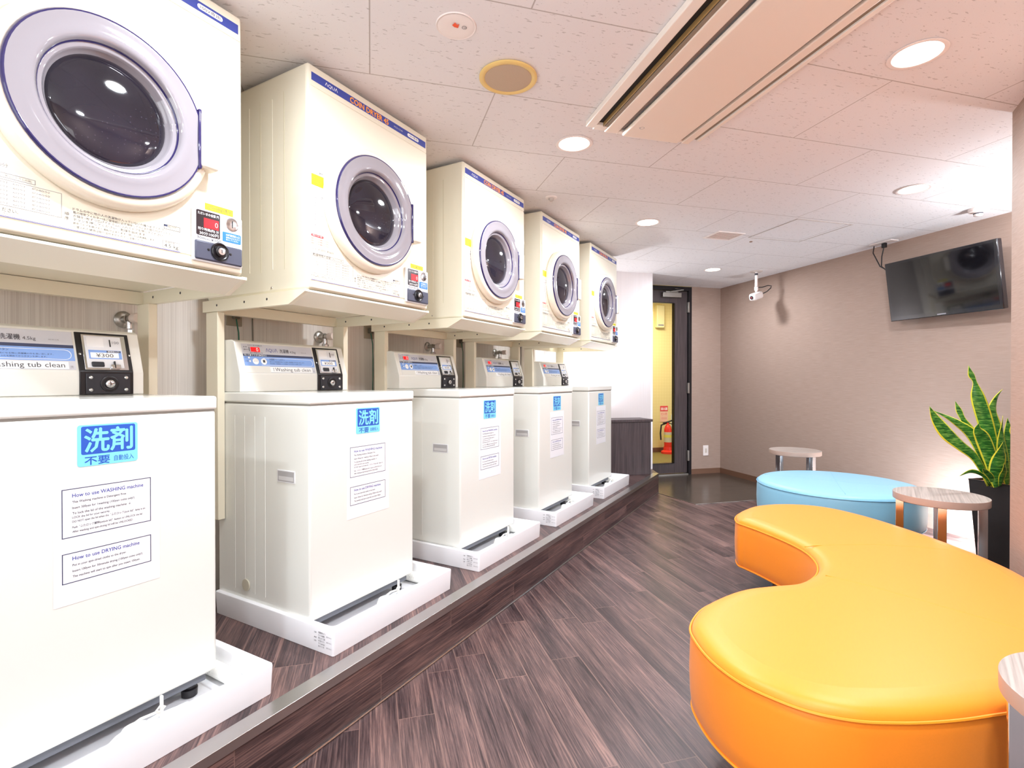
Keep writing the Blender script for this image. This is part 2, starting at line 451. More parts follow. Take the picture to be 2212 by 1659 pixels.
# step carrying the machines
ZS = .1855
slab('floor_step', [(XB, -2.6), (-1.2475, -2.6), (-1.2475, 5.05), GH(GWW, HWW), (XB, XB + GWW / S)], 0, ZS, M_step)
MB().box(-1.2475, -1.2455, -2.6, 5.05, 0.002, ZS - .02, M_riser).build('trim_1', kind='structure')
nb = MB(); nb.box(-1.296, -1.240, -2.6, 5.04, ZS + .0005, ZS + .004, M_alu, bev=.0012); nb.box(-1.2449, -1.240, -2.6, 5.04, ZS - .024, ZS + .003, M_alu, bev=.001)
nb.build('trim_2', kind='structure')
MB().tube([(-1.243, -2.6, .004), (-1.243, 5.05, .004)], .004, M_alu, 6).build('trim_3', kind='structure')
# corner guard on the end of the pale wall
MB().box(-.02, .0, -.004, .0, .19, 1.785, mat('corner_guard', '#fbfbff', .25), mtx=Matrix.Translation((*GH(GWW - .0005, HWW), 0)) @ Matrix.Rotation(PI / 4, 4, 'Z')).build('trim_4', kind='structure')

# door (local frame: x = h, y = g)
def ghframe(g, h, z=0): return Matrix.Translation((*GH(g, h), z)) @ Matrix.Rotation(PI / 4, 4, 'Z')
def face_g(g, h, z): # text on a face looking towards -g : right=+h, up=z
    x, y = GH(g, h)
    return Matrix(((S, 0, S, x), (S, 0, -S, y), (0, 1, 0, z), (0, 0, 0, 1)))
D = bpy.data.objects.new('door_1', None); COL.objects.link(D); D['kind'] = 'structure'
D.location = (*GH(GW, 3.13), 0); D.rotation_euler = (0, 0, PI / 4)
b = MB()
b.box(-.40, -.27, .02, .06, .02, 2.115, M_doorwood); b.box(.24, .405, .02, .06, .02, 2.115, M_doorwood)
b.box(-.27, .24, .02, .06, .02, .135, M_doorwood); b.box(-.27, .24, .02, .06, 1.975, 2.115, M_doorwood)
b.build('door_leaf', D)
b = MB(); b.box(-.45, -.402, -.012, .09, 0, 2.165, M_black, .002); b.box(.407, .445, -.012, .09, 0, 2.165, M_black, .002); b.box(-.402, .407, -.012, .09, 2.118, 2.165, M_black, .002)
b.build('door_frame', D)
MB().box(-.27, .24, .036, .042, .135, 1.975, M_glass).build('glass_pane', D)
b = MB(); b.box(-.272, -.264, .015, .065, .135, 1.975, M_black); b.box(.234, .242, .015, .065, .135, 1.975, M_black); b.box(-.264, .234, .015, .065, .13, .138, M_black); b.box(-.264, .234, .015, .065, 1.972, 1.98, M_black)
b.build('glazing_bead', D)
b = MB(); b.box(.06, .30, -.03, .02, 2.035, 2.09, M_steel, .004)
b.box(.10, .26, -.026, -.016, 2.09, 2.104, M_steel, .002); b.tube([(.16, -.03, 2.098), (.28, -.10, 2.11), (.20, -.05, 2.13)], .006, M_steel)
b.build('door_closer', D)
for z in (1.93, 1.0, .22):
    MB().box(.394, .414, -.018, .02, z - .06, z + .06, M_steel, .002).build('hinge', D)
MB().box(-.40, .405, -.01, .09, 0.002, .014, M_steel).build('threshold', D)
# corridor behind the door
COR = GW + 1.75
wallgh('wall_corridor_back', COR, COR + .05, .9, 5.6, 0, 2.3, M_cor)
wallgh('floor_corridor', GW + .1, COR, .9, 5.6, -.05, 0.0, mat('corridor_floor', '#7d7040', .6))
wallgh('ceiling_corridor', GW + .1, COR, .9, 5.6, 2.3, 2.35, mat('corridor_ceiling', '#e8dcb0', .8))
wallgh('wall_corridor_left', GW + .1, COR, .85, .9, 0, 2.3, M_cor)
wallgh('wall_corridor_right', GW + .1, COR, 5.6, 5.65, 0, 2.3, M_cor)
wallgh('baseboard_corridor', COR - .01, COR, .9, 5.6, 0, .07, M_baseb)
x, y = GH(GW + .9, 3.6); area('added_corridor_light', (x, y, 2.27), (0, 0, -1), .5, .5, 42, (1, .93, .76))  # added light for the corridor, no fixture in view

# ------------------------------------------------------------------ lamps in the ceiling
LZ = ZC
def downlight(x, y, label):
    t = thing('recessed_downlight', label, 'light', (x, y, ZC), 0, 'round recessed downlights')
    MB().lathe([(.072, .0), (.082, -.001), (.084, -.004), (.080, -.006), (.070, -.004), (.070, .0)], M_fix, n=40).build('trim_ring', t)
    MB().lathe([(.070, -.003), (.066, -.0012), (.0655, -.0012)], M_refl, n=40).build('reflector', t)
    MB().lathe([(0, -.002), (.066, -.002)], M_glow, n=40).build('diffuser', t)
    area('lamp_light', (0, 0, -.012), (0, 0, -1), .13, .13, DOWN_POWER, (.875, .935, 1), 'DISK', parent=t)
    return t
for x, y, l in ((.314, 2.158, 'largest round downlight, right of the air conditioner near the top right'),
                (.52, 3.666, 'round downlight above the television side of the room, near the bright corner'),
                (-.927, 2.196, 'round downlight left of the end of the air conditioner, above the second and third dryers'),
                (-.949, 3.535, 'round downlight above the fourth and fifth dryers, left of the ceiling vent'),
                (-.80, 5.351, 'smallest round downlight, in front of the glass door'),
                (-.93, .85, 'assumed round downlight out of view above the camera'), (.31, .75, 'assumed round downlight out of view right of the camera'),  # from here on assumed, continuing the downlight rows out of view
                (-.93, -.6, 'assumed round downlight out of view behind the camera on the machine side'), (.1, -.6, 'assumed round downlight out of view behind the camera on the bench side')):
    downlight(x, y, l)

# ------------------------------------------------------------------ dryers
XD = -1.4428; ZB = 1.394; DW = .622
def dryer():
    R = thing('coin_dryer', 'x', 'dryer', (0, 0, 0), 0, 'coin dryers on wall stands above the washers')
    # local: x = 0 front plane, y 0..DW, z absolute - handled with root z = 0
    b = MB(); b.box(-.585, -.001, 0, DW, ZB, 2.150, M_cream, .011, 3)
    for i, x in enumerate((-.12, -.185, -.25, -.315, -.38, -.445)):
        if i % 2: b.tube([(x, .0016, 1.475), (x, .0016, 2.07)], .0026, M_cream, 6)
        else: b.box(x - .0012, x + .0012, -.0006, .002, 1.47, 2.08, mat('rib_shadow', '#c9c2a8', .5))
    b.build('body', R)
    # front fascia: very shallow raised panel with crease
    b = MB(); b.box(-.004, .0015, .008, DW - .008, 1.425, 2.072, M_cream, .0012)
    b.box(-.004, .0008, .008, DW - .008, 2.076, 2.142, M_cream, .0006)
    b.box(-.004, .004, .006, DW - .006, 1.398, 1.421, M_cream, .004)
    b.build('front_panel', R)
    # brand band
    b = MB(); b.box(.0009, .0014, .014, DW - .014, 2.094, 2.121, M_navy)
    F = lambda y, z, x=.0018: face_x(x, y, z)
    b.text('ΛQUΛ', .0165, M_white, F(.07, 2.1015), width=.055)
    b.text('COIN DRYER 45', .028, M_orangep, F(.182, 2.0975), fat=.03, width=.198)
    b.text('MCD-CK45', .009, M_fascia, F(.412, 2.104), width=.05)
    b.prism(rrect(.492, .562, 2.1005, 2.1145, .0068, .0016), (.0002, 0, 0), M_white)
    b.text('100V専用', .011, M_dgrey, F(.527, 2.1035, .0021), align='CENTER', width=.055)
    b.build('brand_band', R)
    # door
    cy, cz = .285, 1.722
    b = MB(); b.lathe([(.222, 0), (.227, .003), (.228, .012), (.225, .024), (.216, .033), (.205, .0365), (.200, .035), (.198, .025)], M_ring, (0.001, cy, cz), 'x', 72)
    door = b.build('door', R)
    b = MB(); b.lathe([(.2015, .036), (.2015, .047), (.1985, .0505), (.1955, .050)], M_violet, (-.007, cy, cz), 'x', 72)
    b.lathe([(.1955, .050), (.192, .0502), (.184, .0485), (.168, .0495), (.156, .050), (.149, .048), (.145, .042), (.141, .034), (.137, .031), (.133, .0315), (.131, .030), (.128, .024), (.124, .017), (.119, .0115)], M_lav, (-.007, cy, cz), 'x', 72)
    b.lathe([(.1425, .0385), (.1412, .0358), (.1398, .0345)], M_violet, (-.0068, cy, cz), 'x', 72)
    b.build('door_bezel', door)
    b = MB(); b.lathe([(.1225, .0108), (.121, .0145), (.112, .0195), (.09, .0245), (.06, .0283), (.03, .0303), (0, .031)], M_dglass, (0, 0, 0), 'x', 64)
    g = b.build('door_glass', door); g.location = (-.007, cy, cz)
    b = MB(); b.box(.010, .056, cy + .190, cy + .236, cz - .068, cz + .078, M_handle, .008, 3)
    b.box(.022, .0475, cy + .1845, cy + .193, cz - .074, cz + .084, M_violet, .003, 2)
    b.build('door_handle', door)
    # control box
    b = MB(); b.box(.0, .013, .472, .612, 1.412, 1.556, M_box, .005, 3); cb = b.build('control_box', R)
    b = MB(); b.prism(rrect(.480, .545, 1.482, 1.550, .004, .0131), (.0008, 0, 0), M_disp)
    b.box(.0139, .0144, .500, .541, 1.505, 1.531, M_led)
    b.text('0', .02, M_ledtxt, F(.53, 1.511, .0148), bold=-.004)
    b.text('ただいまの金額 円', .0085, M_white, F(.484, 1.5385, .0145), width=.057)
    b.text('残り時間(約) 分', .0085, M_white, F(.484, 1.4965, .0145), width=.057)
    b.text('30分100円', .0105, M_white, F(.488, 1.4845, .0145), width=.052)
    b.build('display', cb)
    b = MB(); b.text('30min/¥100', .011, M_dgrey, F(.482, 1.4715, .0135), width=.066); b.build('price_print', cb)
    b = MB(); b.lathe([(.0185, 0), (.0185, .002), (.015, .003), (0, .0022)], M_chrome, (.0128, .580, 1.532), 'x', 24)
    b.box(.0148, .0158, .5785, .5815, 1.522, 1.542, M_black); b.build('coin_slot', cb)
    b = MB(); b.prism(rrect(.552, .606, 1.480, 1.507, .003, .0132), (.0005, 0, 0), M_bluelab)
    b.text('100円硬貨投入口', .0075, M_white, F(.562, 1.497, .0141), width=.04)
    b.text('硬貨は止まるまで', .005, M_white, F(.562, 1.4905, .0141), width=.04); b.text('投入してください', .005, M_white, F(.562, 1.4845, .0141), width=.036)
    b.build('blue_sticker', cb)
    b = MB(); b.box(.010, .017, .476, .609, 1.416, 1.4675, M_slate, .004, 2)
    lk = b.build('lock_plate', cb)
    b = MB(); b.lathe([(.025, 0), (.025, .004), (.022, .007), (.019, .004), (.0145, .004), (.0145, .008), (.012, .009), (0, .009)], M_black, (.0165, .542, 1.446), 'x', 32)
    b.lathe([(.010, .009), (.0095, .011), (0, .0115)], M_chrome, (.0165, .542, 1.446), 'x', 24); b.box(.0275, .0283, .541, .543, 1.441, 1.451, M_black)
    for yy in (.511, .573): b.lathe([(.0035, 0), (.003, .002), (0, .0025)], M_black, (.0167, yy, 1.446), 'x', 12)
    b.build('key_lock', lk)
    b = MB(); b.box(.0015, .002, .510, .590, 1.5575, 1.577, M_yellow); b.text('100円硬貨専用', .0135, M_dgrey, F(.55, 1.5625, .0024), align='CENTER', width=.07)
    b.text('¥100 Coin Only', .0085, M_lgrey, F(.522, 1.583, .0019), width=.062); b.build('coin_label', R)
    # printed instructions
    b = MB(); x = .0019
    b.box(x - .0002, x, .012, .445, 1.4250, 1.4262, M_navy); b.box(x - .0002, x, .012, .445, 1.4272, 1.4278, M_navy)
    L = ['ドラムの中に他の人の洗濯物が入っていないか確かめてください。', '風の排気フィルターはご使用前に必ず掃除して元どおり取り付けてください。',
         '衣類を1枚ずつ広げてドラムに入れてドアを閉じてください。', 'ボタンを押してください。乾燥を始めます。', '途中でドアを開けると運転が止まります。閉じれば再運転します。', '一度入れた硬貨は取り出せませんのでご注意ください。']
    for i, tx in enumerate(L):
        b.text(tx, .0068 if i < 4 else .0056, M_dgrey, F(.215, 1.4725 - i * .0078, x), width=(.20, .215, .19, .15, .17, .15)[i])
    b.text('順\n序', .0085, M_dgrey, F(.200, 1.458, x), line=1.2)
    frame_rect(b, .402, .443, 1.430, 1.449, .0005, x, M_lgrey); b.text('乾燥容量', .006, M_lgrey, F(.408, 1.443, x)); b.text('4.5 kg', .0115, M_dgrey, F(.406, 1.433, x), width=.034)
    frame_rect(b, .405, .445, 1.479, 1.491, .0005, x, M_dgrey); b.box(x - .0002, x, .406, .414, 1.486, 1.490, M_navyband); b.text('運転中は送風運転で\n  衣類を冷やしています', .0035, M_dgrey, F(.415, 1.4865, x), width=.028)
    frame_rect(b, .012, .15, 1.5065, 1.5165, .0006, x, M_lgrey); b.text('乾燥時間の目安', .009, M_dgrey, F(.018, 1.5085, x), width=.075); b.text('(新品のドラムの時)', .0055, M_lgrey, F(.10, 1.5095, x), width=.044)
    frame_rect(b, .012, .195, 1.449, 1.503, .0005, x, M_lgrey); b.box(x - .0002, x, .026, .0265, 1.449, 1.503, M_lgrey)
    for r in range(6):
        b.text(('もめん', '混紡品', '化繊', 'シーツ', 'パジャマ', 'タオル')[r], .0055, M_lgrey, F(.030, 1.4955 - r * .0086, x)); b.text('約30分~60分   約40分', .0055, M_lgrey, F(.075, 1.4955 - r * .0086, x), width=.10)
    b.text('ドラム内に入れないでください。', .0095, M_dgrey, F(.012, 1.437, x), width=.11); b.text('4.5kg以上は入れないでください。', .006, M_lgrey, F(.012, 1.430, x), width=.10)
    b.build('instruction_print', R)
    b = MB(); b.prism(rrect(.011, .064, 1.585, 1.800, .003, .0016), (.0002, 0, 0), M_white)
    x2 = .0027; b.box(.0018, .0020, .012, .063, 1.744, 1.782, M_yellow); b.text('⚠ 警告', .009, M_dgrey, F(.03, 1.787, x2))
    rr = random.Random(3)
    for i in range(5): b.text('分解・修理・改造は絶対に行わない', .0055, M_dgrey, F(.014, 1.7745 - i * .0068, x2), width=.036 + .01 * rr.random())
    b.text('⚠ 注意', .009, M_dgrey, F(.03, 1.706, x2))
    for i in range(17):
        z = 1.738 - i * .0092
        if abs(z - 1.709) < .006: continue
        b.text('可燃物を近づけない。火災の原因', .0058, M_dgrey, F(.023, z, x2), width=.03 + .008 * rr.random())
    for z in (1.730, 1.690, 1.66, 1.635, 1.61): circle_line(b, .0175, z, .0045, .0007, x2, M_lgrey)
    b.prism(rrect(.011, .062, 1.572, 1.580, .0038, .0016), (.0003, 0, 0), M_red); b.text('排気フィルター掃除', .0055, M_white, F(.016, 1.574, x2), width=.04)
    for i in range(3): b.text('使用のたびに必ず掃除してください。', .0052, M_red, F(.011, 1.563 - i * .008, x2), width=.075)
    b.text('0–6   約30分  約60分', .010, M_lgrey, F(.016, 1.528, x2), width=.09)
    b.build('warning_sticker', R)
    for y in (0,):
        MB().lathe([(.004, 0), (.003, .002), (0, .0025)], M_steel, (-.19, 0, 1.412), (0, -1, 0), 12).build('screw', R)
    return R
def rrect(y0, y1, z0, z1, r, x, n=4):
    p = []
    for cy_, cz_, a0 in ((y1 - r, z1 - r, 0), (y0 + r, z1 - r, 90), (y0 + r, z0 + r, 180), (y1 - r, z0 + r, 270)):
        for i in range(n + 1):
            a = math.radians(a0 + 90 * i / n); p.append((x, cy_ + r * math.cos(a), cz_ + r * math.sin(a)))
    return p
def frame_rect(b, y0, y1, z0, z1, t, x, m):
    t *= 1.6
    for a in ((y0, y1, z0, z0 + t), (y0, y1, z1 - t, z1), (y0, y0 + t, z0, z1), (y1 - t, y1, z0, z1)): b.box(x - .0002, x, *a, m)
def circle_line(b, y, z, r, t, x, m):
    b.lathe([(r - t, 0), (r, 0)], m, (x, y, z), 'x', 20)
dry = dryer()
DO = {1: 0.0, 2: -.010, 3: .024, 4: .012, 5: 0}
dlab = {1: 'cream coin dryer nearest the camera, its door cut by the left edge of the photo',
        2: 'second cream coin dryer from the left, the nearest one seen whole', 3: 'middle cream coin dryer of the five, third from the left',
        4: 'fourth cream coin dryer from the left, between the middle one and the farthest', 5: 'farthest cream coin dryer, beside the pale end wall'}
DY = {k: -.5515 + .86 * k + DO[k] for k in range(1, 6)}
for k in range(1, 6):
    if k == 1: dry.location = (XD, DY[1], 0); dry['label'] = dlab[1]
    else: copy_tree(dry, loc=(XD, DY[k], 0), label=dlab[k])
# ------------------------------------------------------------------ dryer stands
def stand():
    R = thing('dryer_stand', 'x', 'stand', (0, 0, 0), 0, 'cream steel dryer stands')
    x0, xm, xf = -.594, -.085, -.001
    prof = [(x0, 1.350), (xm, 1.346), (xf, 1.384), (xf, 1.3925), (x0, 1.3925)]
    for y0, y1 in ((-.012, .004), (DW - .004, DW + .012)):
        b = MB(); b.prism([(x, y0, z) for x, z in prof], (0, y1 - y0, 0), M_stand)
        yy = y0 if y0 < 0 else y1
        yo = y0 - .0004 if y0 < 0 else y1 + .0004
        for xx in (-.50, -.33, -.2):
            b.lathe([(.0045, 0), (0, .0003)], M_dslate, (xx, y0 - .0003, 1.372), (0, -1, 0), 10)
        b.build('side_rail', R)
    b = MB(); b.prism([(xm, .004, 1.346), (xf, .004, 1.384), (xf, .004, 1.3905), (xm, .004, 1.353)], (0, DW - .008, 0), M_cream)
    b.build('front_apron', R)
    MB().box(x0, x0 + .03, .004, DW - .004, 1.350, 1.3925, M_stand).build('cross_beam', R)
    MB().box(xm - .03, xm - .002, .004, DW - .004, 1.352, 1.3925, M_stand).build('cross_beam', R)
    for y0 in (-.010, DW - .018):
        b = MB(); b.box(-.575, -.500, y0, y0 + .028, .555, 1.349, M_stand, .0015, 1)
        b.build('post', R)
    b = MB(); b.lathe([(.006, 0), (.005, .003), (0, .003)], M_steel, (-.28, .05, 1.393), '-z', 10); b.build('bolt', R)
    return R
st = stand()
slab_l = {1: 'cream steel stand under the nearest dryer at the left edge', 2: 'cream steel stand under the second dryer, post beside the nearest washer',
          3: 'cream steel stand under the middle dryer', 4: 'cream steel stand under the fourth dryer', 5: 'cream steel stand under the farthest dryer, against the white wall'}
for k in range(1, 6):
    if k == 1: st.location = (XD, DY[1], 0); st['label'] = slab_l[1]
    else: copy_tree(st, loc=(XD, DY[k], 0), label=slab_l[k])

# ------------------------------------------------------------------ washers
XWF = -1.4626; WW = .532
def washer():
    R = thing('coin_washing_machine', 'x', 'washing machine', (0, 0, 0), 0, 'coin washing machines in trays')
    z0, z1 = .262, 1.002
    hx0, hx1, hz0, hz1 = -.165, -.078, .732, .768
    b = MB(); b.box(-.53, 0, .001, WW - .001, z0, z1, M_wash, .008, 3)
    for i, x in enumerate((-.24, -.36, -.30, -.42)):
        b.tube([(x, .0024, .30), (x, .0024, .955)], .0022 if i != 0 else .0028, M_wash, 6)
    b.build('body', R)
    b = MB(); b.box(-.532, .003, -.002, WW + .002, 1.005, 1.043, M_lid, .007, 3); b.build('lid', R)
    b = MB(); b.box(-.528, -.002, .004, WW - .004, 1.0, 1.007, mat('lid_gap', '#8a8780', .6)); b.build('lid_gasket', R)
    b = MB()
    b.box(hx0 - .004, hx1 + .004, -.0012, .003, hz0 - .004, hz1 + .004, mat('grip_rim', '#e2e2e4', .4), .001, 1)
    b.box(hx0, hx1, -.0016, -.0008, hz0, hz1, mat('grip_hollow', '#a9a6a6', .6)); b.box(hx0 + .006, hx1 - .004, -.0019, -.0012, hz0 + .004, hz0 + .018, mat('grip_floor', '#c9c7c6', .5))
    b.build('side_grip', R)
    b = MB(); b.box(-.50, -.02, .02, WW - .02, .235, .264, M_gasket, .003, 1); b.build('base_skirt', R)
    for xx in (-.47, -.05):
        for yy in (.05, WW - .05):
            MB().lathe([(0, .0), (.020, .0), (.021, .02), (.015, .022), (.015, .045), (0, .045)], M_black, (xx, yy, .199), n=20).build('foot', R)
    # hose outlet cap low on the side
    b = MB(); b.lathe([(.022, 0), (.022, .004), (.012, .005), (0, .003)], mat('outlet_cap', '#c9c3b0', .5), (-.35, .0, .325), (0, -1, 0), 20); b.build('side_plug', R)
    # console
    cx = -.392
    prof = [(cx, 1.0435), (cx, 1.112), (cx - .038, 1.236), (cx - .055, 1.2435), (-.525, 1.2435), (-.53, 1.23), (-.53, 1.0435)]
    b = MB(); b.prism([(x, .004, z) for x, z in prof], (0, WW - .008, 0), M_panelw, bev=.003, smooth=True)
    con = b.build('console', R)
    # slanted frame
    n = Vector((.124, 0, .038)).normalized(); upv = Vector((-.038, 0, .124)).normalized()
    def SL(y, t, off): # t = distance up the slope from the kink
        p = Vector((cx, y, 1.112)) + upv * t + n * off
        return Matrix(((0, upv.x, n.x, p.x), (1, upv.y, n.y, p.y), (0, upv.z, n.z, p.z), (0, 0, 0, 1)))
    def sbox(b, y0, y1, t0, t1, o0, o1, m, bev=0): # box in slanted frame
        b.box(y0, y1, t0, t1, o0, o1, m, bev, mtx=SL(0, 0, 0))
    b = MB()
    T1 = .123
    sbox(b, .030, .352, .006, T1, .0, .0012, M_fascia, .0004)
    sbox(b, .030, .352, .033, .072, .0012, .0014, M_skyblue)
    sbox(b, .030, .352, .072, .0815, .0012, .0015, M_navyband)
    sbox(b, .030, .135, .006, .033, .0012, .0013, M_panelw)
    sbox(b, .135, .335, .008, .030, .0013, .0016, M_white)
    b.text('Washing tub clean', .021, M_dgrey, SL(.156, .0125, .0019), width=.170)
    sbox(b, .1485, .1495, .012, .026, .0016, .0019, M_dgrey); sbox(b, .1465, .1515, .0235, .0245, .0016, .0019, M_dgrey)
    b.text('洗', .009, M_lgrey, SL(.338, .011, .0016)); 
    b.text('ΛQUΛ', .0205, M_navy, SL(.130, .093, .0015), width=.052); b.text('洗濯機', .018, M_dgrey, SL(.192, .0925, .0015), width=.043, fat=.008)
    b.text('4.5kg', .0135, M_dgrey, SL(.240, .0925, .0015), width=.028); b.text('MCW-C45', .006, M_lgrey, SL(.296, .094, .0015), width=.024)
    sbox(b, .066, .104, .091, .110, .0012, .0018, M_led); b.text('0', .02, M_white, SL(.088, .0935, .0022), bold=.02)
    b.text('ただいまの金額 円', .0065, M_dgrey, SL(.056, .1145, .0015), width=.06); b.text('残り時間(約) 分', .0065, M_dgrey, SL(.06, .0842, .0015), width=.055)
    b.text('金 額\n\n運転中', .0055, M_dgrey, SL(.036, .108, .0015), width=.02, line=1.0); sbox(b, .059, .0615, .093, .11, .0012, .0016, M_dgrey)
    b.text('洗い○▶すすぎ○▶脱水○', .0085, M_white, SL(.034, .0738, .0018), width=.095)
    for y, t, r in ((.052, .066, .0038), (.054, .052, .0038)): b.lathe([(0, .0), (r, .0)], M_white, tuple(SL(y, t, .0016).translation), tuple(n), 16)
    b.text('ふたロック', .005, M_dgrey, SL(.033, .0645, .0017), width=.014); b.text('ロック解除', .005, M_dgrey, SL(.033, .050, .0017), width=.014)
    for y in (.078, .113): b.lathe([(0, .0012), (.0115, .0012), (.013, .0)], M_white, tuple(SL(y, .052, .0015).translation), tuple(n), 24)
    b.text('ロック', .006, M_lgrey, SL(.0705, .050, .0031), width=.015); sbox(b, .108, .117, .047, .058, .0027, .003, M_dgrey)
    b.text('洗濯槽クリーンボタン', .0085, M_navyband, SL(.138, .0585, .0017), width=.07); b.text('前の人の使用後が気になる時に洗濯槽の中を洗い流します。', .0052, M_navyband, SL(.138, .0495, .0017), width=.165)
    b.text('約3分間 ご使用前にふたを閉めてからボタンを押します。', .0052, M_navyband, SL(.138, .0415, .0017), width=.15)
    pts = [SL(y, t, .0016).translation for y, t in [(.100, .037), (.33, .037)] + [(.33 + .0145 * math.sin(a), .0515 - .0145 * math.cos(a)) for a in [PI * i / 8 for i in range(1, 8)]] + [(.33, .066), (.113, .066)]]
    b.tube(pts, .0007, M_white, 6)
    b.build('control_panel', con)
    # coin unit
    b = MB(); y0, y1 = .358, .497
    cp = [(cx + .004, 1.0445), (cx + .004, 1.114), (cx - .0345, 1.232), (cx - .048, 1.232), (cx - .02, 1.0445)]
    b.prism([(x, y0, z) for x, z in cp], (0, y1 - y0, 0), M_black, bev=.0018)
    cu = b.build('coin_unit', con)
    b = MB(); sbox(b, y0 + .014, y1 - .012, .006, .117, .004, .0062, M_chrome, .0006); sbox(b, y0 + .02, y1 - .024, .012, .113, .0062, .0070, M_box, .0005)
    sbox(b, y0 + .026, y0 + .068, .078, .108, .0070, .0076, mat('return_plate', '#f2f2f4', .25), .0002)
    sbox(b, y0 + .0835, y0 + .0865, .080, .103, .0070, .0078, M_black); b.text('100', .012, M_lgrey, SL(y0 + .091, .09, .0075), width=.018)
    sbox(b, y0 + .030, y0 + .062, .014, .030, .0070, .0125, M_dslate, .003); sbox(b, y0 + .078, y0 + .104, .008, .022, .0070, .013, M_chrome, .002)
    sbox(b, y0 + .087, y0 + .0905, .010, .032, .0070, .0135, M_black, .0008)
    b.build('coin_mechanism', cu)
    b = MB(); sbox(b, y0 + .027, y0 + .112, .040, .068, .0070, .0077, M_skyblue, .0003); sbox(b, y0 + .031, y0 + .104, .043, .060, .0077, .0079, M_white)
    sbox(b, y0 + .073, y0 + .110, .061, .0665, .0077, .0079, M_slate); b.text('硬貨投入口', .006, M_white, SL(y0 + .076, .0615, .0082), width=.03)
    b.text('¥300', .0165, M_dgrey, SL(y0 + .067, .0455, .0082), align='CENTER', width=.045); b.build('price_label', cu)
    b = MB(); b.box(cx + .004, cx + .0072, y0 + .014, y1 - .010, 1.047, 1.108, M_dslate, .0015, 2); lp = b.build('lock_plate', cu)
    yc = (y0 + y1) / 2 + .004
    b = MB(); b.lathe([(.024, 0), (.024, .002), (.019, .004), (.014, .002)], M_black, (cx + .0072, yc, 1.077), 'x', 28); b.lathe([(.0125, 0), (.0125, .006), (.011, .0075), (0, .0075)], M_chrome, (cx + .0072, yc, 1.077), 'x', 24)
    b.box(cx + .0146, cx + .0153, yc - .0012, yc + .0012, 1.072, 1.082, M_black); b.build('key_lock', lp)
    for yy in (y0 + .026, y1 - .022):
        for zz in (1.059, 1.096):
            MB().lathe([(.006, 0), (.005, .003), (.002, .0045), (0, .0045)], M_chrome, (cx + .0072, yy, zz), 'x', 14).build('screw', lp)
    for y, t in ((y0 + .006, .055), (y1 - .005, .055)):
        MB().lathe([(.0035, 0), (.003, .002), (0, .0025)], M_chrome, tuple(SL(y, t, .003).translation), tuple(n), 10).build('rivet', cu)
    # stickers on the front
    F = lambda y, z, x=.0010: face_x(x, y, z)
    b = MB(); b.prism(rrect(.208, .332, .886, .983, .006, .0004), (.0003, 0, 0), M_cyan)
    b.prism(rrect(.2155, .3265, .9135, .9795, .004, .0007), (.0002, 0, 0), M_royal)
    b.text('洗剤', .060, M_cyan, F(.271, .9235, .0012), align='CENTER', fat=.022, width=.098)
    b.text('不要', .022, M_royal, F(.222, .8905), fat=.014, width=.050); b.text('自動投入', .0145, M_royal, F(.281, .8935), width=.042)
    b.build('detergent_sticker', R)
    b = MB(); b.prism(rrect(.163, .382, .574, .879, .003, .0003), (.0004, 0, 0), M_paper); x = .0010
    frame_rect(b, .1785, .3615, .727, .839, .0011, x, M_navyband); frame_rect(b, .1785, .3615, .623, .692, .0011, x, M_navyband)
    def para(y, z, lines):
        for tx, sz, dz, wd, m in lines:
            b.text(tx, sz, m, F(y, z, x), width=wd, bold=.012); z -= dz
    para(.198, .8185, [('How to use WASHING machine', .0125, .013, .146, M_navy), ('This Washing machine is Detergent Free', .0075, .0135, .108, M_dgrey), ('Insert 300yen for 1washing (100yen coins only!)', .0075, .0125, .126, M_dgrey),
          ('To lock the lid of the washing machine  ↓', .0078, .0095, .118, M_dgrey), ('LOCK the lid for your security.', .0068, .0095, .074, M_dgrey), ('DO NOT open the lid when the  "ふたロック(lock lid)"  lamp is on', .0068, .013, .150, M_dgrey),
          ('Push  "ふたロック解除(unlock lid)"  button to UNLOCK the lid', .0068, .010, .143, M_dgrey), ('After washing and spin-drying lid will be UNLOCKED', .0068, .01, .122, M_dgrey)])
    para(.198, .674, [('How to use DRYING machine', .0125, .0135, .137, M_navy), ('Put in your spin-dried cloths to the dryer.', .0072, .0135, .108, M_dgrey), ('Insert 100yen for 30minute drying (100yen coins only!)', .0072, .0125, .143, M_dgrey), ('The machine will start to spin after you insert 100yen.', .0072, .01, .138, M_dgrey)])
    b.build('instruction_sheet', R)
    return R
wa = washer()
WO = {1: .008, 2: -.003, 3: .014, 4: .004, 5: 0}
WY = {k: -.5394 + .86 * k + WO[k] for k in range(1, 6)}
wl = {1: 'white coin washing machine nearest the camera, cut off by the left edge', 2: 'second coin washing machine from the left, its whole cream side and side grip in view',
      3: 'middle coin washing machine of the five, third from the left', 4: 'fourth coin washing machine from the left', 5: 'farthest coin washing machine, beside the dark low cabinet'}
for k in range(1, 6):
    if k == 1: wa.location = (XWF, WY[1], 0); wa['label'] = wl[1]
    else: copy_tree(wa, loc=(XWF, WY[k], 0), label=wl[k])

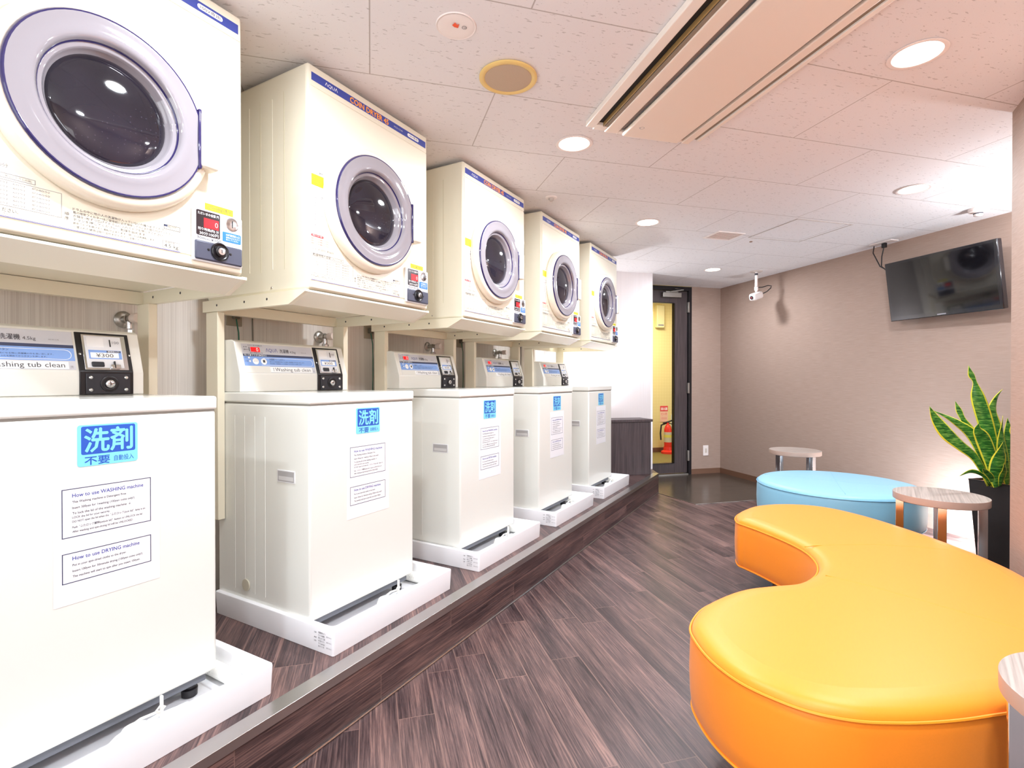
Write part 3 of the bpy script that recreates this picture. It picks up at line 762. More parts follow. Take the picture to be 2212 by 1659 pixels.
# ------------------------------------------------------------------ trays, hoses, traps
XT = -1.3316; TW = .6465; TZ0 = ZS + .0; TZ1 = .2725
def tray():
    R = thing('washing_machine_tray', 'x', 'tray', (0, 0, 0), 0, 'white drip trays')
    def rr(y0, y1, x0, x1, r, z, n=5):
        p = []
        for cx_, cy_, a0 in ((x1 - r, y1 - r, 0), (x0 + r, y1 - r, 90), (x0 + r, y0 + r, 180), (x1 - r, y0 + r, 270)):
            for i in range(n + 1):
                a = math.radians(a0 + 90 * i / n); p.append((cx_ + r * math.cos(a), cy_ + r * math.sin(a), z))
        return p
    b = MB(); D_ = -.66
    rings = [rr(.004, TW - .004, D_ + .004, -.004, .008, ZS + .001), rr(0, TW, D_, 0, .010, TZ1 - .006), rr(.001, TW - .001, D_ + .001, -.001, .010, TZ1 - .0015), rr(.005, TW - .005, D_ + .005, -.005, .010, TZ1),
             rr(.022, TW - .022, D_ + .022, -.022, .022, TZ1), rr(.026, TW - .026, D_ + .026, -.026, .022, TZ1 - .004), rr(.030, TW - .030, D_ + .030, -.030, .026, ZS + .016), rr(.04, TW - .04, D_ + .04, -.04, .03, ZS + .011)]
    i = b.mi(M_tray); vs = [[b.bm.verts.new(p) for p in r] for r in rings]
    for a, c in zip(vs, vs[1:]):
        for k in range(len(a)): f = b.bm.faces.new((a[k], a[(k + 1) % len(a)], c[(k + 1) % len(a)], c[k])); f.smooth = True
    b.bm.faces.new(vs[-1]); b.bm.faces.new(vs[0][::-1])
    b.build('basin', R)
    for xx in (-.11, -.53):
        for yy in (.10, TW - .10): MB().box(xx - .035, xx + .035, yy - .035, yy + .035, ZS + .0095, ZS + .0135, M_tray, .003).build('pad', R)
    b = MB()
    Fy = lambda x, z: Matrix(((1, 0, 0, x), (0, 0, -1, -.0008), (0, 1, 0, z), (0, 0, 0, 1)))
    for i, (a, wd) in enumerate((('洗濯機用防水パン', .035), ('トラップ ABS樹脂', .03), ('取付上のご注意', .032), ('必ずお読みください', .03), ('サイズ 640×640', .03), ('排水トラップ付', .028))):
        b.text(a, .0072, M_dgrey, Fy(-.070, ZS + .066 - i * .009), width=wd); 
        if i % 2 == 0: b.text('品番 TP640 白', .005, M_lgrey, Fy(-.032, ZS + .060 - i * .009), width=.024)
    b.text('注意', .006, M_dgrey, Fy(-.09, ZS + .064), width=.011); b.text('▲ ▲', .006, M_dgrey, Fy(-.09, ZS + .048), width=.011); b.text('お願い', .006, M_dgrey, Fy(-.09, ZS + .036), width=.012)
    b.build('printed_label', R)
    return R
tr = tray()
tl = {1: 'white drip tray under the nearest washing machine, bottom left', 2: 'white drip tray under the second washing machine', 3: 'white drip tray under the middle washing machine',
      4: 'white drip tray under the fourth washing machine', 5: 'white drip tray under the farthest washing machine'}
TY = {k: -.5581 + .86 * k for k in range(1, 6)}
for k in range(1, 6):
    if k == 1: tr.location = (XT, TY[1], 0); tr['label'] = tl[1]
    else: copy_tree(tr, loc=(XT, TY[k], 0), label=tl[k])
def trap():
    R = thing('drain_trap', 'x', 'drain trap', (0, 0, 0), 0, 'drain traps in the trays')
    zb = ZS + .0115
    b = MB(); b.lathe([(0, .0), (.042, .0), (.042, .010), (.036, .020), (.034, .036), (.028, .046), (0, .048)], M_trap, (-.082, .33, zb), n=28); b.build('cap', R)
    b = MB(); b.tube([(-.082, .33, zb + .028), (-.080, .38, zb + .034), (-.078, .42, zb + .03), (-.078, .45, zb + .028)], .018, mat('clear_elbow', '#d9dde4', .15), 14); b.build('elbow', R)
    b = MB(); b.tube([(-.075, .24, zb + .022), (-.062, .28, zb + .058), (-.060, .33, zb + .074), (-.064, .37, zb + .068), (-.07, .385, zb + .05)], .0035, M_trap, 8)
    b.tube([(-.06, .385, zb + .075), (-.06, .375, zb + .083), (-.06, .365, zb + .075), (-.06, .375, zb + .067)], .0025, M_trap, 6, True); b.build('wire_clip', R)
    b = MB(); b.box(-.066, -.058, .375, .381, zb + .045, zb + .105, M_trap, .001, 1, mtx=None); b.build('cable_tie', R)
    return R
tp = trap()
def hose():
    b = MB(); pts = [(-.045 - .02, .55, ZS + .036), (-.08, .585, ZS + .036), (-.13, .596, ZS + .036), (-.2, .598, ZS + .036), (-.30, .598, ZS + .036)]
    P = []
    for i in range(len(pts) - 1):
        for k in range(12): P.append(Vector(pts[i]).lerp(Vector(pts[i + 1]), k / 12))
    b.tube(P, .0195, M_hose, 14)
    for i in range(0, len(P) - 1, 1):
        p = P[i]; d = (P[i + 1] - P[i]).normalized()
        b.lathe([(.0195, -.0016), (.0218, 0), (.0195, .0016)], M_hose, tuple(p), tuple(d), 14)
    return b.build('drain_hose', None, label='x', cat='hose', group='white corrugated drain hoses')
ho = hose()
kn = {1: 'nearest', 2: 'second', 3: 'middle', 4: 'fourth', 5: 'farthest'}
for k in range(1, 6):
    lt, lh = 'white drain trap with wire clip in the front of the %s drip tray' % kn[k], 'white corrugated drain hose at the right end of the %s drip tray' % kn[k]
    if k == 1: tp.location = (XT, TY[1], 0); tp['label'] = lt; ho.location = (XT, TY[1], 0); ho['label'] = lh
    else: copy_tree(tp, loc=(XT, TY[k], 0), label=lt); copy_tree(ho, loc=(XT, TY[k], 0), label=lh)

# ------------------------------------------------------------------ taps, outlets, cords on the machine wall
def tap():
    R = thing('water_tap', 'x', 'tap', (0, 0, 0), 0, 'taps on the machine wall')
    MB().lathe([(0, 0), (.030, 0), (.031, .004), (.024, .010), (.015, .013), (0, .013)], M_steel, (.0, 0, 0), 'x', 28).build('flange', R)
    b = MB(); b.cyl((.01, 0, 0), (.075, 0, 0), .0145, M_steel, 20); b.lathe([(.0165, 0), (.0185, .006), (.0165, .012)], M_steel, (.038, 0, 0), 'x', 20); b.build('valve_body', R)
    MB().lathe([(0, 0), (.017, 0), (.0185, .005), (.0185, .028), (.016, .034), (0, .035)], M_taphandle, (.075, 0, 0), 'x', 24).build('handle', R)
    b = MB(); b.cyl((.048, 0, -.008), (.048, 0, -.055), .012, M_chrome, 18); b.lathe([(.0165, 0), (.0165, .022), (.013, .026)], M_chrome, (.048, 0, -.062), 'z', 8, smooth=False); b.build('spout', R)
    b = MB(); b.tube([(.048, 0, -.06), (.05, .0, -.12), (.06, 0, -.2), (.07, -.01, -.3)], .011, M_hose, 10); b.build('inlet_hose', R)
    return R
tt = tap()
tly = {1: .94, 2: 1.815, 3: 2.69, 4: 3.54}
tapl = {1: 'chrome wall tap behind the nearest washing machine', 2: 'chrome wall tap above the console of the second washing machine', 3: 'chrome wall tap above the console of the middle washing machine', 4: 'chrome wall tap above the console of the fourth washing machine'}
for k in range(1, 5):
    if k == 1: tt.location = (XB, tly[1], 1.31); tt['label'] = tapl[1]
    else: copy_tree(tt, loc=(XB, tly[k], 1.31), label=tapl[k])
def socket(y, label, first=[]):
    R = thing('wall_socket', label, 'socket', (XB, y, 1.385), 0, 'sockets behind the stands')
    MB().box(0, .008, -.036, .036, -.06, .06, mat('socket_plate', '#a79b88', .5), .003).build('plate', R)
    MB().box(.008, .03, -.014, .014, -.03, .0, mat('plug_grey', '#6b675c', .5), .004).build('plug', R)
    MB().tube([(.02, 0, -.03), (.03, .004, -.09), (.026, .01, -.18), (.03, .006, -.28), (.03, 0, -.42)], .0028, mat('green_wire', '#2c6b55', .5), 6).build('green_cord', R)
    MB().tube([(.006, .085, 0), (.008, .087, -.2), (.01, .09, -.42)], .003, mat('grey_wire', '#7c7468', .5), 6).build('grey_cord', R)
for y, l in ((1.36, 'beige wall socket with green cord, behind the post of the second stand'), (2.16, 'beige wall socket with green cord, left of the middle stand'), (3.05, 'beige wall socket with green cord, left of the fourth stand')):
    socket(y, l)
b = MB(); b.box(XB, XB + .05, 3.84, 3.91, 1.06, 1.47, mat('pipe_cover', '#c9c0b4', .5), .004); b.box(XB, XB + .052, 3.838, 3.912, .9, 1.06, mat('pipe_cover_low', '#8f8a7c', .5), .004)
b.tube([(XB + .058, 3.86, 1.47), (XB + .06, 3.868, 1.3), (XB + .058, 3.862, 1.1)], .003, M_black, 6)
b.build('pipe_cover', None, label='narrow beige pipe cover with black cord on the machine wall near the pale end wall', cat='pipe cover')

# ------------------------------------------------------------------ low dark cabinet at the end of the step
R = thing('low_cabinet', 'dark brown low cabinet at the far end of the step, beside the farthest washer', 'cabinet', (*GH(4.42, 2.15), ZS + .0005), PI / 4)
b = MB(); b.box(-.30, .44, .003, .245, 0, .505, M_darkwood, .001, 1); b.build('carcass', R)
b = MB(); b.box(-.305, .455, -.006, .2475, .506, .530, M_darkwood, .001, 1); b.build('top', R)
# assumed lamp standing on it, behind the farthest washer, to brighten the pale wall
lx, ly = GH(4.50, 1.93)
R = thing('assumed_uplight', 'small white assumed lamp on the low cabinet, behind the farthest washer', 'lamp', (lx, ly, ZS + .5310))
MB().lathe([(0, 0), (.05, 0), (.05, .01), (.012, .016), (.012, .05), (.045, .07), (.05, .11), (.046, .11), (.04, .075), (0, .07)], M_fix, n=28).build('holder', R)
MB().lathe([(0, .085), (.04, .09)], M_glow, n=24).build('lamp_face', R)
area('lamp_light', (0, 0, .115), (-.35, .35, 1), .09, .09, 11, (.92, .95, 1), 'DISK', parent=R)

# ------------------------------------------------------------------ ceiling furniture
# air conditioner (x = h, y = g)
ac = thing('ceiling_air_conditioner', 'long cream ceiling air conditioner running out of the top of the photo', 'air conditioner', (0, 0, 0), PI / 4)
g0, g1 = .35, 2.035
zt, zb = ZC - .001, ZC - .024
b = MB()
b.box(.866, .905, g0, g1 - .03, zb, zt, M_acl, .003); b.box(.96, 1.018, g0, g1 - .01, zb - .002, zt, M_acw, .004)
b.box(.905, .96, g1 - .05, g1 - .012, zb + .002, zt, M_acl, .003); b.box(.905, .96, g0, g0 + .05, zb + .002, zt, M_acl, .003)
b.box(1.336, 1.372, g0, g1 - .004, zb - .002, zt, M_acw, .004); b.box(1.398, 1.416, g0, g1 - .03, zb + .004, zt, M_acl, .002)
b.box(.866, 1.416, g0 - .03, g0, zb, zt, M_acl, .003)
b.box(1.018, 1.336, g1 - .02, g1, zb + .002, zt, M_acl, .004)
b.build('frame', ac)
b = MB(); b.box(1.042, 1.312, g0, g1 - .012, zb - .010, zb + .008, M_acw, .006, 3)
b.text('⟲', .03, M_lgrey, Matrix.Translation((1.075, g1 - .09, zb - .0105)) @ Matrix.Rotation(PI, 4, 'X')); b.build('intake_panel', ac)
b = MB(); b.box(.905, .960, g0 + .04, g1 - .04, zt - .006, zt - .0005, M_acd); b.box(1.372, 1.398, g0, g1 - .03, zt - .012, zt - .0005, M_acg)
b.box(1.312, 1.336, g0, g1 - .02, zt - .012, zt - .0005, M_acg); b.build('outlet_slot', ac)
b = MB(); b.box(1.018, 1.042, g0, g1 - .03, zt - .012, zt - .0005, M_mesh); b.build('filter_mesh', ac)
b = MB(); b.box(.936, .940, g0 + .04, g1 - .05, zb, zt - .004, M_acb, .001); b.box(.944, .960, g0 + .04, g1 - .05, zb + .001, zb + .005, M_acg, .001); b.build('air_vane', ac)
# speaker
R = thing('ceiling_speaker', 'round ceiling speaker with yellowed ring and beige grille, above the second dryer', 'speaker', (-.928, 1.598, ZC))
MB().lathe([(.083, 0), (.099, 0), (.103, -.003), (.103, -.008), (.098, -.011), (.085, -.009), (.083, -.006)], M_spkring, n=56).build('ring', R)
MB().lathe([(.0845, -.006), (.083, -.008), (.05, -.0105), (0, -.011)], M_spkgrille, n=56).build('grille', R)
def grille():
    t = NT(M_spkgrille); p, _ = t.pos(0, (1, 1, 1)); o = t.sep(p)
    f = t.math('MULTIPLY', t.math('LESS_THAN', t.math('FRACT', t.math('MULTIPLY', o[0], 300)), .45), t.math('LESS_THAN', t.math('FRACT', t.math('MULTIPLY', o[1], 300)), .45))
    t.l(t.mix(t.math('MULTIPLY', f, .5), srgb('#c2ac94'), srgb('#7d6a56')), t.b.inputs['Base Color'])
grille()
# emergency light
R = thing('emergency_light', 'round white emergency light with a small red mark, left of the speaker', 'light', (-.934, 1.292, ZC))
MB().lathe([(.056, -.002), (.060, -.003), (.062, -.001), (.062, 0), (.056, 0)], M_fix, n=48).build('rim', R)
b = MB(); b.lathe([(.056, -.0025), (.042, -.0045), (.026, -.0035), (0, -.0035)], M_fix, n=48)
dn = lambda x, y: Matrix.Translation((x, y, -.0052)) @ Matrix.Rotation(PI / 2 - .5, 4, 'Z') @ Matrix.Rotation(PI, 4, 'X')
b.build('dish', R)
fr = Matrix.Translation((0, 0, -.0050)) @ Matrix.Rotation(math.radians(30), 4, 'Z') @ Matrix.Rotation(PI, 4, 'X')
b = MB(); b.prism([(x, y, -.0055) for x, y in ((.004, .004), (.017, -.008), (.010, -.009), (.010, -.02), (-.004, -.015), (-.003, -.005))], (0, 0, .0004), mat('red_mark', '#f05a2c', .5))
b.build('red_mark', R)
b = MB(); b.lathe([(.006, 0), (.0075, 0)], M_dgrey, (.022, .012, -.0058), 'z', 18); b.text('試', .007, M_dgrey, Matrix.Translation((.0185, .0145, -.0058)) @ Matrix.Rotation(math.radians(30), 4, 'Z') @ Matrix.Rotation(PI, 4, 'X')); b.build('test_mark', R)
# sprinkler / sensor
R = thing('ceiling_sensor', 'small round white sensor on the ceiling above the third dryer', 'sensor', (-1.315, 2.772, ZC))
MB().lathe([(0, 0), (.034, 0), (.034, -.004), (.024, -.007), (.016, -.007)], M_fix, n=28).build('base', R)
MB().lathe([(.016, -.007), (.015, -.018), (.008, -.024), (0, -.025)], mat('sensor_lens', '#b8b0aa', .3), n=24).build('lens', R)
R = thing('smoke_detector', 'round white smoke detector by the television wall, in the bright corner', 'detector', (.935, 4.29, ZC))
MB().lathe([(0, 0), (.052, 0), (.052, -.012), (.046, -.02), (.02, -.022), (0, -.022)], M_fix, n=36).build('base', R)
MB().lathe([(.024, -.022), (.024, -.042), (.02, -.046), (0, -.046)], M_fix, n=24).build('chamber', R)
MB().lathe([(.0245, -.028), (.0245, -.036)], M_dgrey, n=24).build('vent_band', R)
# vent
R = thing('ceiling_vent', 'small louvred ceiling vent left of the access hatch', 'vent', (*GH(3.31, 2.545), ZC - .0005), PI / 4)
b = MB()
for a in ((-.115, .115, -.095, -.08), (-.115, .115, .08, .095), (-.115, -.1, -.08, .08), (.1, .115, -.08, .08)): b.box(*a, -.006, 0, M_fix)
b.build('frame', R); MB().box(-.1, .1, -.08, .08, -.0008, 0, mat('vent_dark', '#a98f84', .8)).build('backing', R)
for i in range(7): MB().box(-.1, .1, -.078 + i * .0225, -.070 + i * .0225, -.005, -.001, mat('vent_slat', '#d9c7bf', .5)).build('slat', R)
# hatch
R = thing('access_hatch', 'square ceiling access hatch with thin aluminium frame', 'hatch', (*GH(3.07, 2.99), ZC - .0005), PI / 4)
b = MB()
for a in ((-.235, .235, -.235, -.227), (-.235, .235, .227, .235), (-.235, -.227, -.227, .227), (.227, .235, -.227, .227)): b.box(*a, -.003, 0, mat('hatch_frame', '#c9c1bd', .35, metal=.3))
b.build('frame', R); MB().box(-.227, .227, -.227, .227, -.0012, 0, M_ceil).build('panel', R)
R = thing('ceiling_fitting', 'tiny brown dot fitting on the ceiling left of the hatch corner', 'fitting', (*GH(3.40, 2.86), ZC))
MB().lathe([(0, 0), (.012, 0), (.012, -.003), (.004, -.006), (0, -.006)], mat('brown_fitting', '#8e6c55', .5), n=16).build('plate', R)
# security camera
R = thing('security_camera', 'white security camera on a ceiling pole in front of the taupe wall', 'camera', (*GH(4.31, 3.69), ZC))
MB().lathe([(0, 0), (.058, 0), (.060, -.004), (.05, -.009), (0, -.009)], mat('cam_base', '#cfc3bd', .4), n=36).build('ceiling_plate', R)
b = MB(); b.cyl((0, 0, -.005), (0, 0, -.15), .013, M_fix); b.lathe([(.0175, -.155), (.0175, -.185), (.012, -.192), (.010, -.205)], M_fix, n=20); b.lathe([(.0145, -.02), (.0145, -.04)], M_dgrey, n=20)
b.build('pole', R)
cdir = Vector((-math.cos(yaw) * .85 + math.sin(yaw) * .5, -math.sin(yaw) * .85 - math.cos(yaw) * .5, -.30)).normalized(); q = cdir.to_track_quat('X', 'Z').to_matrix().to_4x4()
b = MB(); b.box(-.075, .078, -.036, .036, -.036, .036, M_fix, .024, 4, mtx=Matrix.Translation((0, .0, -.245)) @ q)
b.lathe([(.016, 0), (.016, .003), (0, .004)], mat('mount_dark', '#3a3030', .4), (0, .02, -.205), 'z', 16)
b.build('housing', R)
c0 = Vector((0, 0, -.245)) + cdir * .077
b = MB(); b.lathe([(.019, 0), (.018, .004), (.010, .005), (0, .003)], M_black, tuple(c0), tuple(cdir), 24); b.lathe([(.005, 0), (0, .001)], mat('lens_red', '#b0202c', .2), tuple(c0 + cdir * .005), tuple(cdir), 12); b.build('lens', R)
b = MB(); b.tube([(.01, .005, -.16), (.05, .03, -.158), (.10, .06, -.14), (.13, .075, -.145), (.125, .07, -.165), (.09, .06, -.20), (.06, .05, -.215), (.02, .05, -.225)], .0045, M_black, 8); b.build('cable', R)
# TV power box and cords
R = thing('ceiling_socket', 'flat ceiling socket with black plug, above the left edge of the television', 'socket', (*GH(3.14, 3.875), ZC - .0005), PI / 4)
MB().box(-.04, .04, -.09, .09, -.008, 0, M_fix, .003).build('plate', R)
MB().box(-.012, .012, -.02, .012, -.045, -.008, M_black, .004).build('plug', R)
# television (x = h, y = g; screen faces -h)
tv = thing('television', 'black wall mounted television tilted forward on the taupe wall', 'television', (*GH(2.70, 3.845), 1.762), PI / 4)
tl_ = Matrix.Rotation(math.radians(-8.5), 4, 'Y')
tl_ = Matrix.Rotation(math.radians(-1.5), 4, 'Z') @ tl_
b = MB(); b.box(-.018, .022, -.376, .376, -.222, .222, M_bezel, .005, 2, mtx=tl_); b.box(.022, .045, -.25, .25, -.15, .12, M_bezel, .01, 2, mtx=tl_); b.build('casing', tv)
b = MB(); b.box(-.0192, -.018, -.354, .354, -.190, .202, M_screen, mtx=tl_); b.build('screen', tv)
b = MB()
FT = tl_ @ Matrix(((0, 0, -1, -.0186), (-1, 0, 0, -.0), (0, 1, 0, -.212), (0, 0, 0, 1)))
b.text('ORION', .012, M_lgrey, FT, align='CENTER', width=.05) if False else b.box(-.0189, -.018, -.03, .03, -.212, -.204, M_lgrey, mtx=tl_)
b.build('badge', tv)
MB().box(.04, .12, -.12, .12, -.10, .10, M_black, .004).build('wall_bracket', tv)
b = MB()
xx, yy = 0, 0
b.tube([(.03, .44, .36), (.03, .455, .30), (.02, .45, .22), (.02, .40, .17), (.03, .36, .15), (.03, .30, .13)], .004, M_black, 8)
b.tube([(.03, .52, .395), (.02, .52, .34), (.02, .46, .22), (.02, .38, .165), (.03, .30, .12)], .004, M_black, 8)
b.build('power_cord', tv)
# wall outlet by the door
R = thing('wall_outlet', 'white wall outlet low on the wall right of the door', 'socket', (*GH(GW, 3.77), .27), PI / 4)
MB().box(-.035, .035, -.008, 0, -.06, .06, M_fix, .003).build('plate', R)
MB().box(-.012, .012, -.011, -.008, -.025, .025, mat('outlet_inner', '#cfc4b8', .4), .002).build('insert', R)

# ------------------------------------------------------------------ things in the corridor
R = thing('fire_extinguisher', 'red fire extinguisher standing in the corridor behind the glass door', 'fire extinguisher', (*GH(COR - .16, 4.27), 0))
b = MB(); b.lathe([(0, .05), (.05, .05), (.055, .07), (.055, .36), (.04, .41), (.02, .43), (.018, .46), (0, .46)], M_extred, n=28); b.build('cylinder', R)
b = MB(); b.lathe([(0, 0), (.10, 0), (.10, .03), (.066, .05), (.062, .10), (.058, .10), (.058, .03), (0, .03)], M_extred, n=28); b.build('stand', R)
b = MB(); b.lathe([(.056, .17), (.056, .32)], mat('ext_label', '#c9c2ac', .5), n=28); b.lathe([(.0565, .24), (.0565, .28)], mat('ext_label2', '#d8d060', .5), n=28); b.build('label_band', R)
b = MB(); b.tube([(-.06, -.05, .45), (0, 0, .47), (.08, .02, .50), (.12, .0, .53)], .012, M_black, 8); b.tube([(.0, 0, .46), (.07, -.02, .44), (.13, -.02, .42)], .008, M_black, 8); b.tube([(0, 0, .46), (-.09, -.03, .42), (-.10, -.04, .3), (-.09, -.05, .2)], .012, M_black, 8); b.build('handle', R)
R = thing('extinguisher_sign', 'red and white fire extinguisher sign on the corridor wall', 'sign', (*GH(COR - .002, 4.30), 0), PI / 4)
b = MB(); b.box(-.065, .065, -.004, 0, .62, .70, M_red); b.box(-.065, .065, -.004, 0, .46, .617, mat('sign_pale', '#f2c6b0', .5)); b.build('board', R)
b = MB()
FS = lambda x, z: Matrix(((1, 0, 0, x), (0, 0, -1, -.0045), (0, 1, 0, z), (0, 0, 0, 1)))
b.text('消火器', .045, M_white, FS(0, .64), align='CENTER', width=.115, bold=.02); b.text('使い方', .04, M_red, FS(0, .565), align='CENTER', width=.1, bold=.01); b.text('①②③', .035, M_red, FS(0, .50), align='CENTER', width=.09); b.build('lettering', R)
R = thing('corridor_wall_lamp', 'pale box fitting high on the corridor wall behind the glass door', 'fitting', (*GH(COR - .0, 4.22), 2.02), PI / 4)
MB().box(-.08, .05, -.07, 0, -.14, .2, mat('cor_box', '#e3d8a4', .4), .01).build('housing', R)
MB().box(-.06, .03, -.074, -.07, -.11, -.09, M_lgrey).build('slot', R)
R = thing('glass_door_plate', 'pale round-cornered plate by the handle side of the corridor, seen through the glass', 'plate', (*GH(COR - .0, 4.49), .47), PI / 4)
MB().box(-.07, .07, -.02, 0, -.095, .095, mat('pale_plate', '#dfe8e0', .25), .009, 3).build('plate', R)

# ------------------------------------------------------------------ benches
def catmull(pts, n=10):
    P = [Vector(p) for p in pts]; N = len(P); out = []
    for i in range(N):
        a, b_, c, d = P[(i - 1) % N], P[i], P[(i + 1) % N], P[(i + 2) % N]
        for k in range(n):
            t = k / n
            out.append(.5 * ((2 * b_) + (-a + c) * t + (2 * a - 5 * b_ + 4 * c - d) * t * t + (-a + 3 * b_ - 3 * c + d) * t ** 3))
    return out
def offset(P, d):
    N = len(P); out = []
    for i in range(N):
        t = (P[(i + 1) % N] - P[(i - 1) % N]).normalized(); nrm = Vector((t.y, -t.x)); out.append(P[i] - nrm * d)
    return out
def bench(name, label, outline, m, mp, legs, seams, seamz=.375, zb=.16):
    A = sum(outline[i][0] * outline[(i + 1) % len(outline)][1] - outline[(i + 1) % len(outline)][0] * outline[i][1] for i in range(len(outline)))
    if A < 0: outline = outline[::-1]
    P = catmull(outline, 10)
    R = thing(name, label, 'bench')
    b = MB(); i = b.mi(m)
    prof = [(.03, zb), (.008, zb + .003), (.002, zb + .012), (-.002, zb + .05), (-.004, (zb + seamz) / 2), (-.002, seamz - .03), (.001, seamz - .004), (.003, seamz), (.004, seamz + .006), (.010, seamz + .014), (.022, seamz + .021), (.045, seamz + .026), (.075, seamz + .028)]
    rings = [[b.bm.verts.new((p.x, p.y, z)) for p in offset(P, d)] for d, z in prof]
    for a, c in zip(rings, rings[1:]):
        for k in range(len(a)):
            f = b.bm.faces.new((a[k], a[(k + 1) % len(a)], c[(k + 1) % len(a)], c[k])); f.smooth = True
    f = b.bm.faces.new(rings[-1]); f.smooth = False
    f2 = b.bm.faces.new(rings[0][::-1])
    bmesh.ops.triangulate(b.bm, faces=[f, f2])
    b.build('cushion', R)
    b = MB(); b.tube([(p.x, p.y, seamz) for p in offset(P, -.0015)], .0035, mp, 6, True); b.build('top_piping', R)
    b = MB(); b.tube([(p.x, p.y, zb + .003) for p in offset(P, .004)], .004, mp, 6, True); b.build('bottom_piping', R)
    b = MB()
    for s_ in seams:
        b.tube([(x, y, seamz + .0272) for x, y in s_], .0014, mp, 6)
        x, y = s_[0]
    b.build('top_seam', R)
    for x, y in legs:
        MB().box(x - .03, x + .03, y - .03, y + .03, 0.001, zb + .004, mat('leg_brown', '#6b5b52', .35), .003).build('leg', R)
    return R
orange = [(-.300, 2.80), (-.318, 2.90), (-.300, 3.02), (-.245, 3.155), (-.135, 3.265), (0, 3.315), (.13, 3.295), (.264, 3.195), (.382, 3.06), (.481, 2.92), (.564, 2.78), (.632, 2.64), (.682, 2.48), (.700, 2.25), (.692, 2.03), (.655, 1.83), (.57, 1.66), (.47, 1.555),
          (.373, 1.48), (.288, 1.408), (.218, 1.357), (.159, 1.322), (.093, 1.291), (.017, 1.277), (-.054, 1.287), (-.133, 1.319), (-.204, 1.382), (-.259, 1.465), (-.288, 1.545), (-.283, 1.66), (-.247, 1.765), (-.189, 1.873), (-.111, 1.952), (-.035, 2.02), (.015, 2.12), (.038, 2.22), (.035, 2.33), (.0, 2.45), (-.073, 2.565), (-.193, 2.697), (-.262, 2.76)]
bench('orange_bench', 'large orange kidney shaped upholstered bench in the right foreground', orange, M_orange, M_orange_pipe,
      [(-.06, 2.66), (-.12, 3.0), (.3, 2.85), (.5, 2.2), (.15, 2.0), (-.1, 1.65), (.1, 1.45), (.45, 1.75)],
      [[(-.005, 2.44), (.03, 2.475), (.12, 2.54), (.25, 2.62), (.38, 2.66), (.50, 2.685)], [(.06, 2.12), (.18, 2.08), (.32, 2.02), (.46, 1.95), (.62, 1.86)]])
cx0, cy0 = .175, 4.135
blue = [(cx0 + .485 * math.cos(a), cy0 + .475 * math.sin(a)) for a in [2 * PI * i / 24 for i in range(24)]]
bench('blue_bench', 'round pale blue upholstered bench behind the orange one', blue, M_blue, M_blue_pipe, [(-.1, 4.0), (.0, 4.4), (.4, 4.35), (.45, 3.95), (.1, 3.8)],
      [[(cx0 + .03, cy0 - .44), (cx0 + .01, cy0 - .2), (cx0, cy0), (cx0 - .01, cy0 + .2), (cx0 - .02, cy0 + .43)], [(cx0 + .43, cy0 + .0), (cx0, cy0), (cx0 - .44, cy0 + .05)]])

# ------------------------------------------------------------------ side tables
def table(loc, rz, label):
    R = thing('side_table', label, 'table', (*loc, 0), rz, 'small round side tables')
    b = MB(); b.lathe([(0, .4845), (.187, .4845), (.19, .487)], M_tableedge, n=64); b.lathe([(.19, .487), (.1905, .518), (.19, .5195)], M_tableedge, n=64); b.lathe([(.19, .5195), (.1885, .5202), (0, .5202)], M_tabletop, n=64, smooth=False)
    b.build('tabletop', R)
    for a in (0, 90, 180, 270):
        x, y = .160 * math.cos(math.radians(a)), .160 * math.sin(math.radians(a))
        rot = Matrix.Translation((x, y, 0)) @ Matrix.Rotation(math.radians(a), 4, 'Z')
        MB().box(-.017, .017, -.017, .017, .008, .484, M_chrome, .0015, 1, mtx=rot).build('leg', R)
    b = MB(); b.lathe([(.178, 0.001), (.178, .008), (.142, .008), (.142, 0.001)], M_chrome, n=48, smooth=False); b.build('base_ring', R)
    return R
table((.578, 3.29), math.radians(83), 'round ash side table with chrome legs between the two benches and the planter')
table((-.082, 4.81), math.radians(50), 'small round ash side table behind the blue bench, the farthest one')
table((.516, 1.318), math.radians(80), 'round ash side table cut by the right edge, in front of the orange bench')

# ------------------------------------------------------------------ planter
R = thing('potted_snake_plant', 'snake plant with yellow edged leaves in a tall black tapered planter', 'plant', (.961, 3.653, 0), PI / 4)
def ring4(a, z): return [(-a, -a, z), (a, -a, z), (a, a, z), (-a, a, z)]
b = MB(); b.mi(M_pot)
rs = [[b.bm.verts.new(p) for p in ring4(a, z)] for a, z in ((.108, 0.001), (.14, .55), (.142, .556), (.13, .556), (.127, .50))]
for a, c in zip(rs, rs[1:]):
    for k in range(4): b.bm.faces.new((a[k], a[(k + 1) % 4], c[(k + 1) % 4], c[k]))
b.bm.faces.new(rs[0][::-1]); b.build('pot', R)
b = MB(); b.mi(M_mulch); N = 12
vv = [[b.bm.verts.new((-.125 + .25 * i / N, -.125 + .25 * j / N, .549 + .028 * math.sin(PI * i / N) * math.sin(PI * j / N) + random.uniform(-.006, .006))) for j in range(N + 1)] for i in range(N + 1)]
for i in range(N):
    for j in range(N): f = b.bm.faces.new((vv[i][j], vv[i + 1][j], vv[i + 1][j + 1], vv[i][j + 1])); f.smooth = True
b.build('mulch', R)
right = Vector((math.cos(yaw), math.sin(yaw), 0)); fwdv = Vector((-math.sin(yaw), math.cos(yaw), 0))
Rinv = Matrix.Rotation(-PI / 4, 3, 'Z')
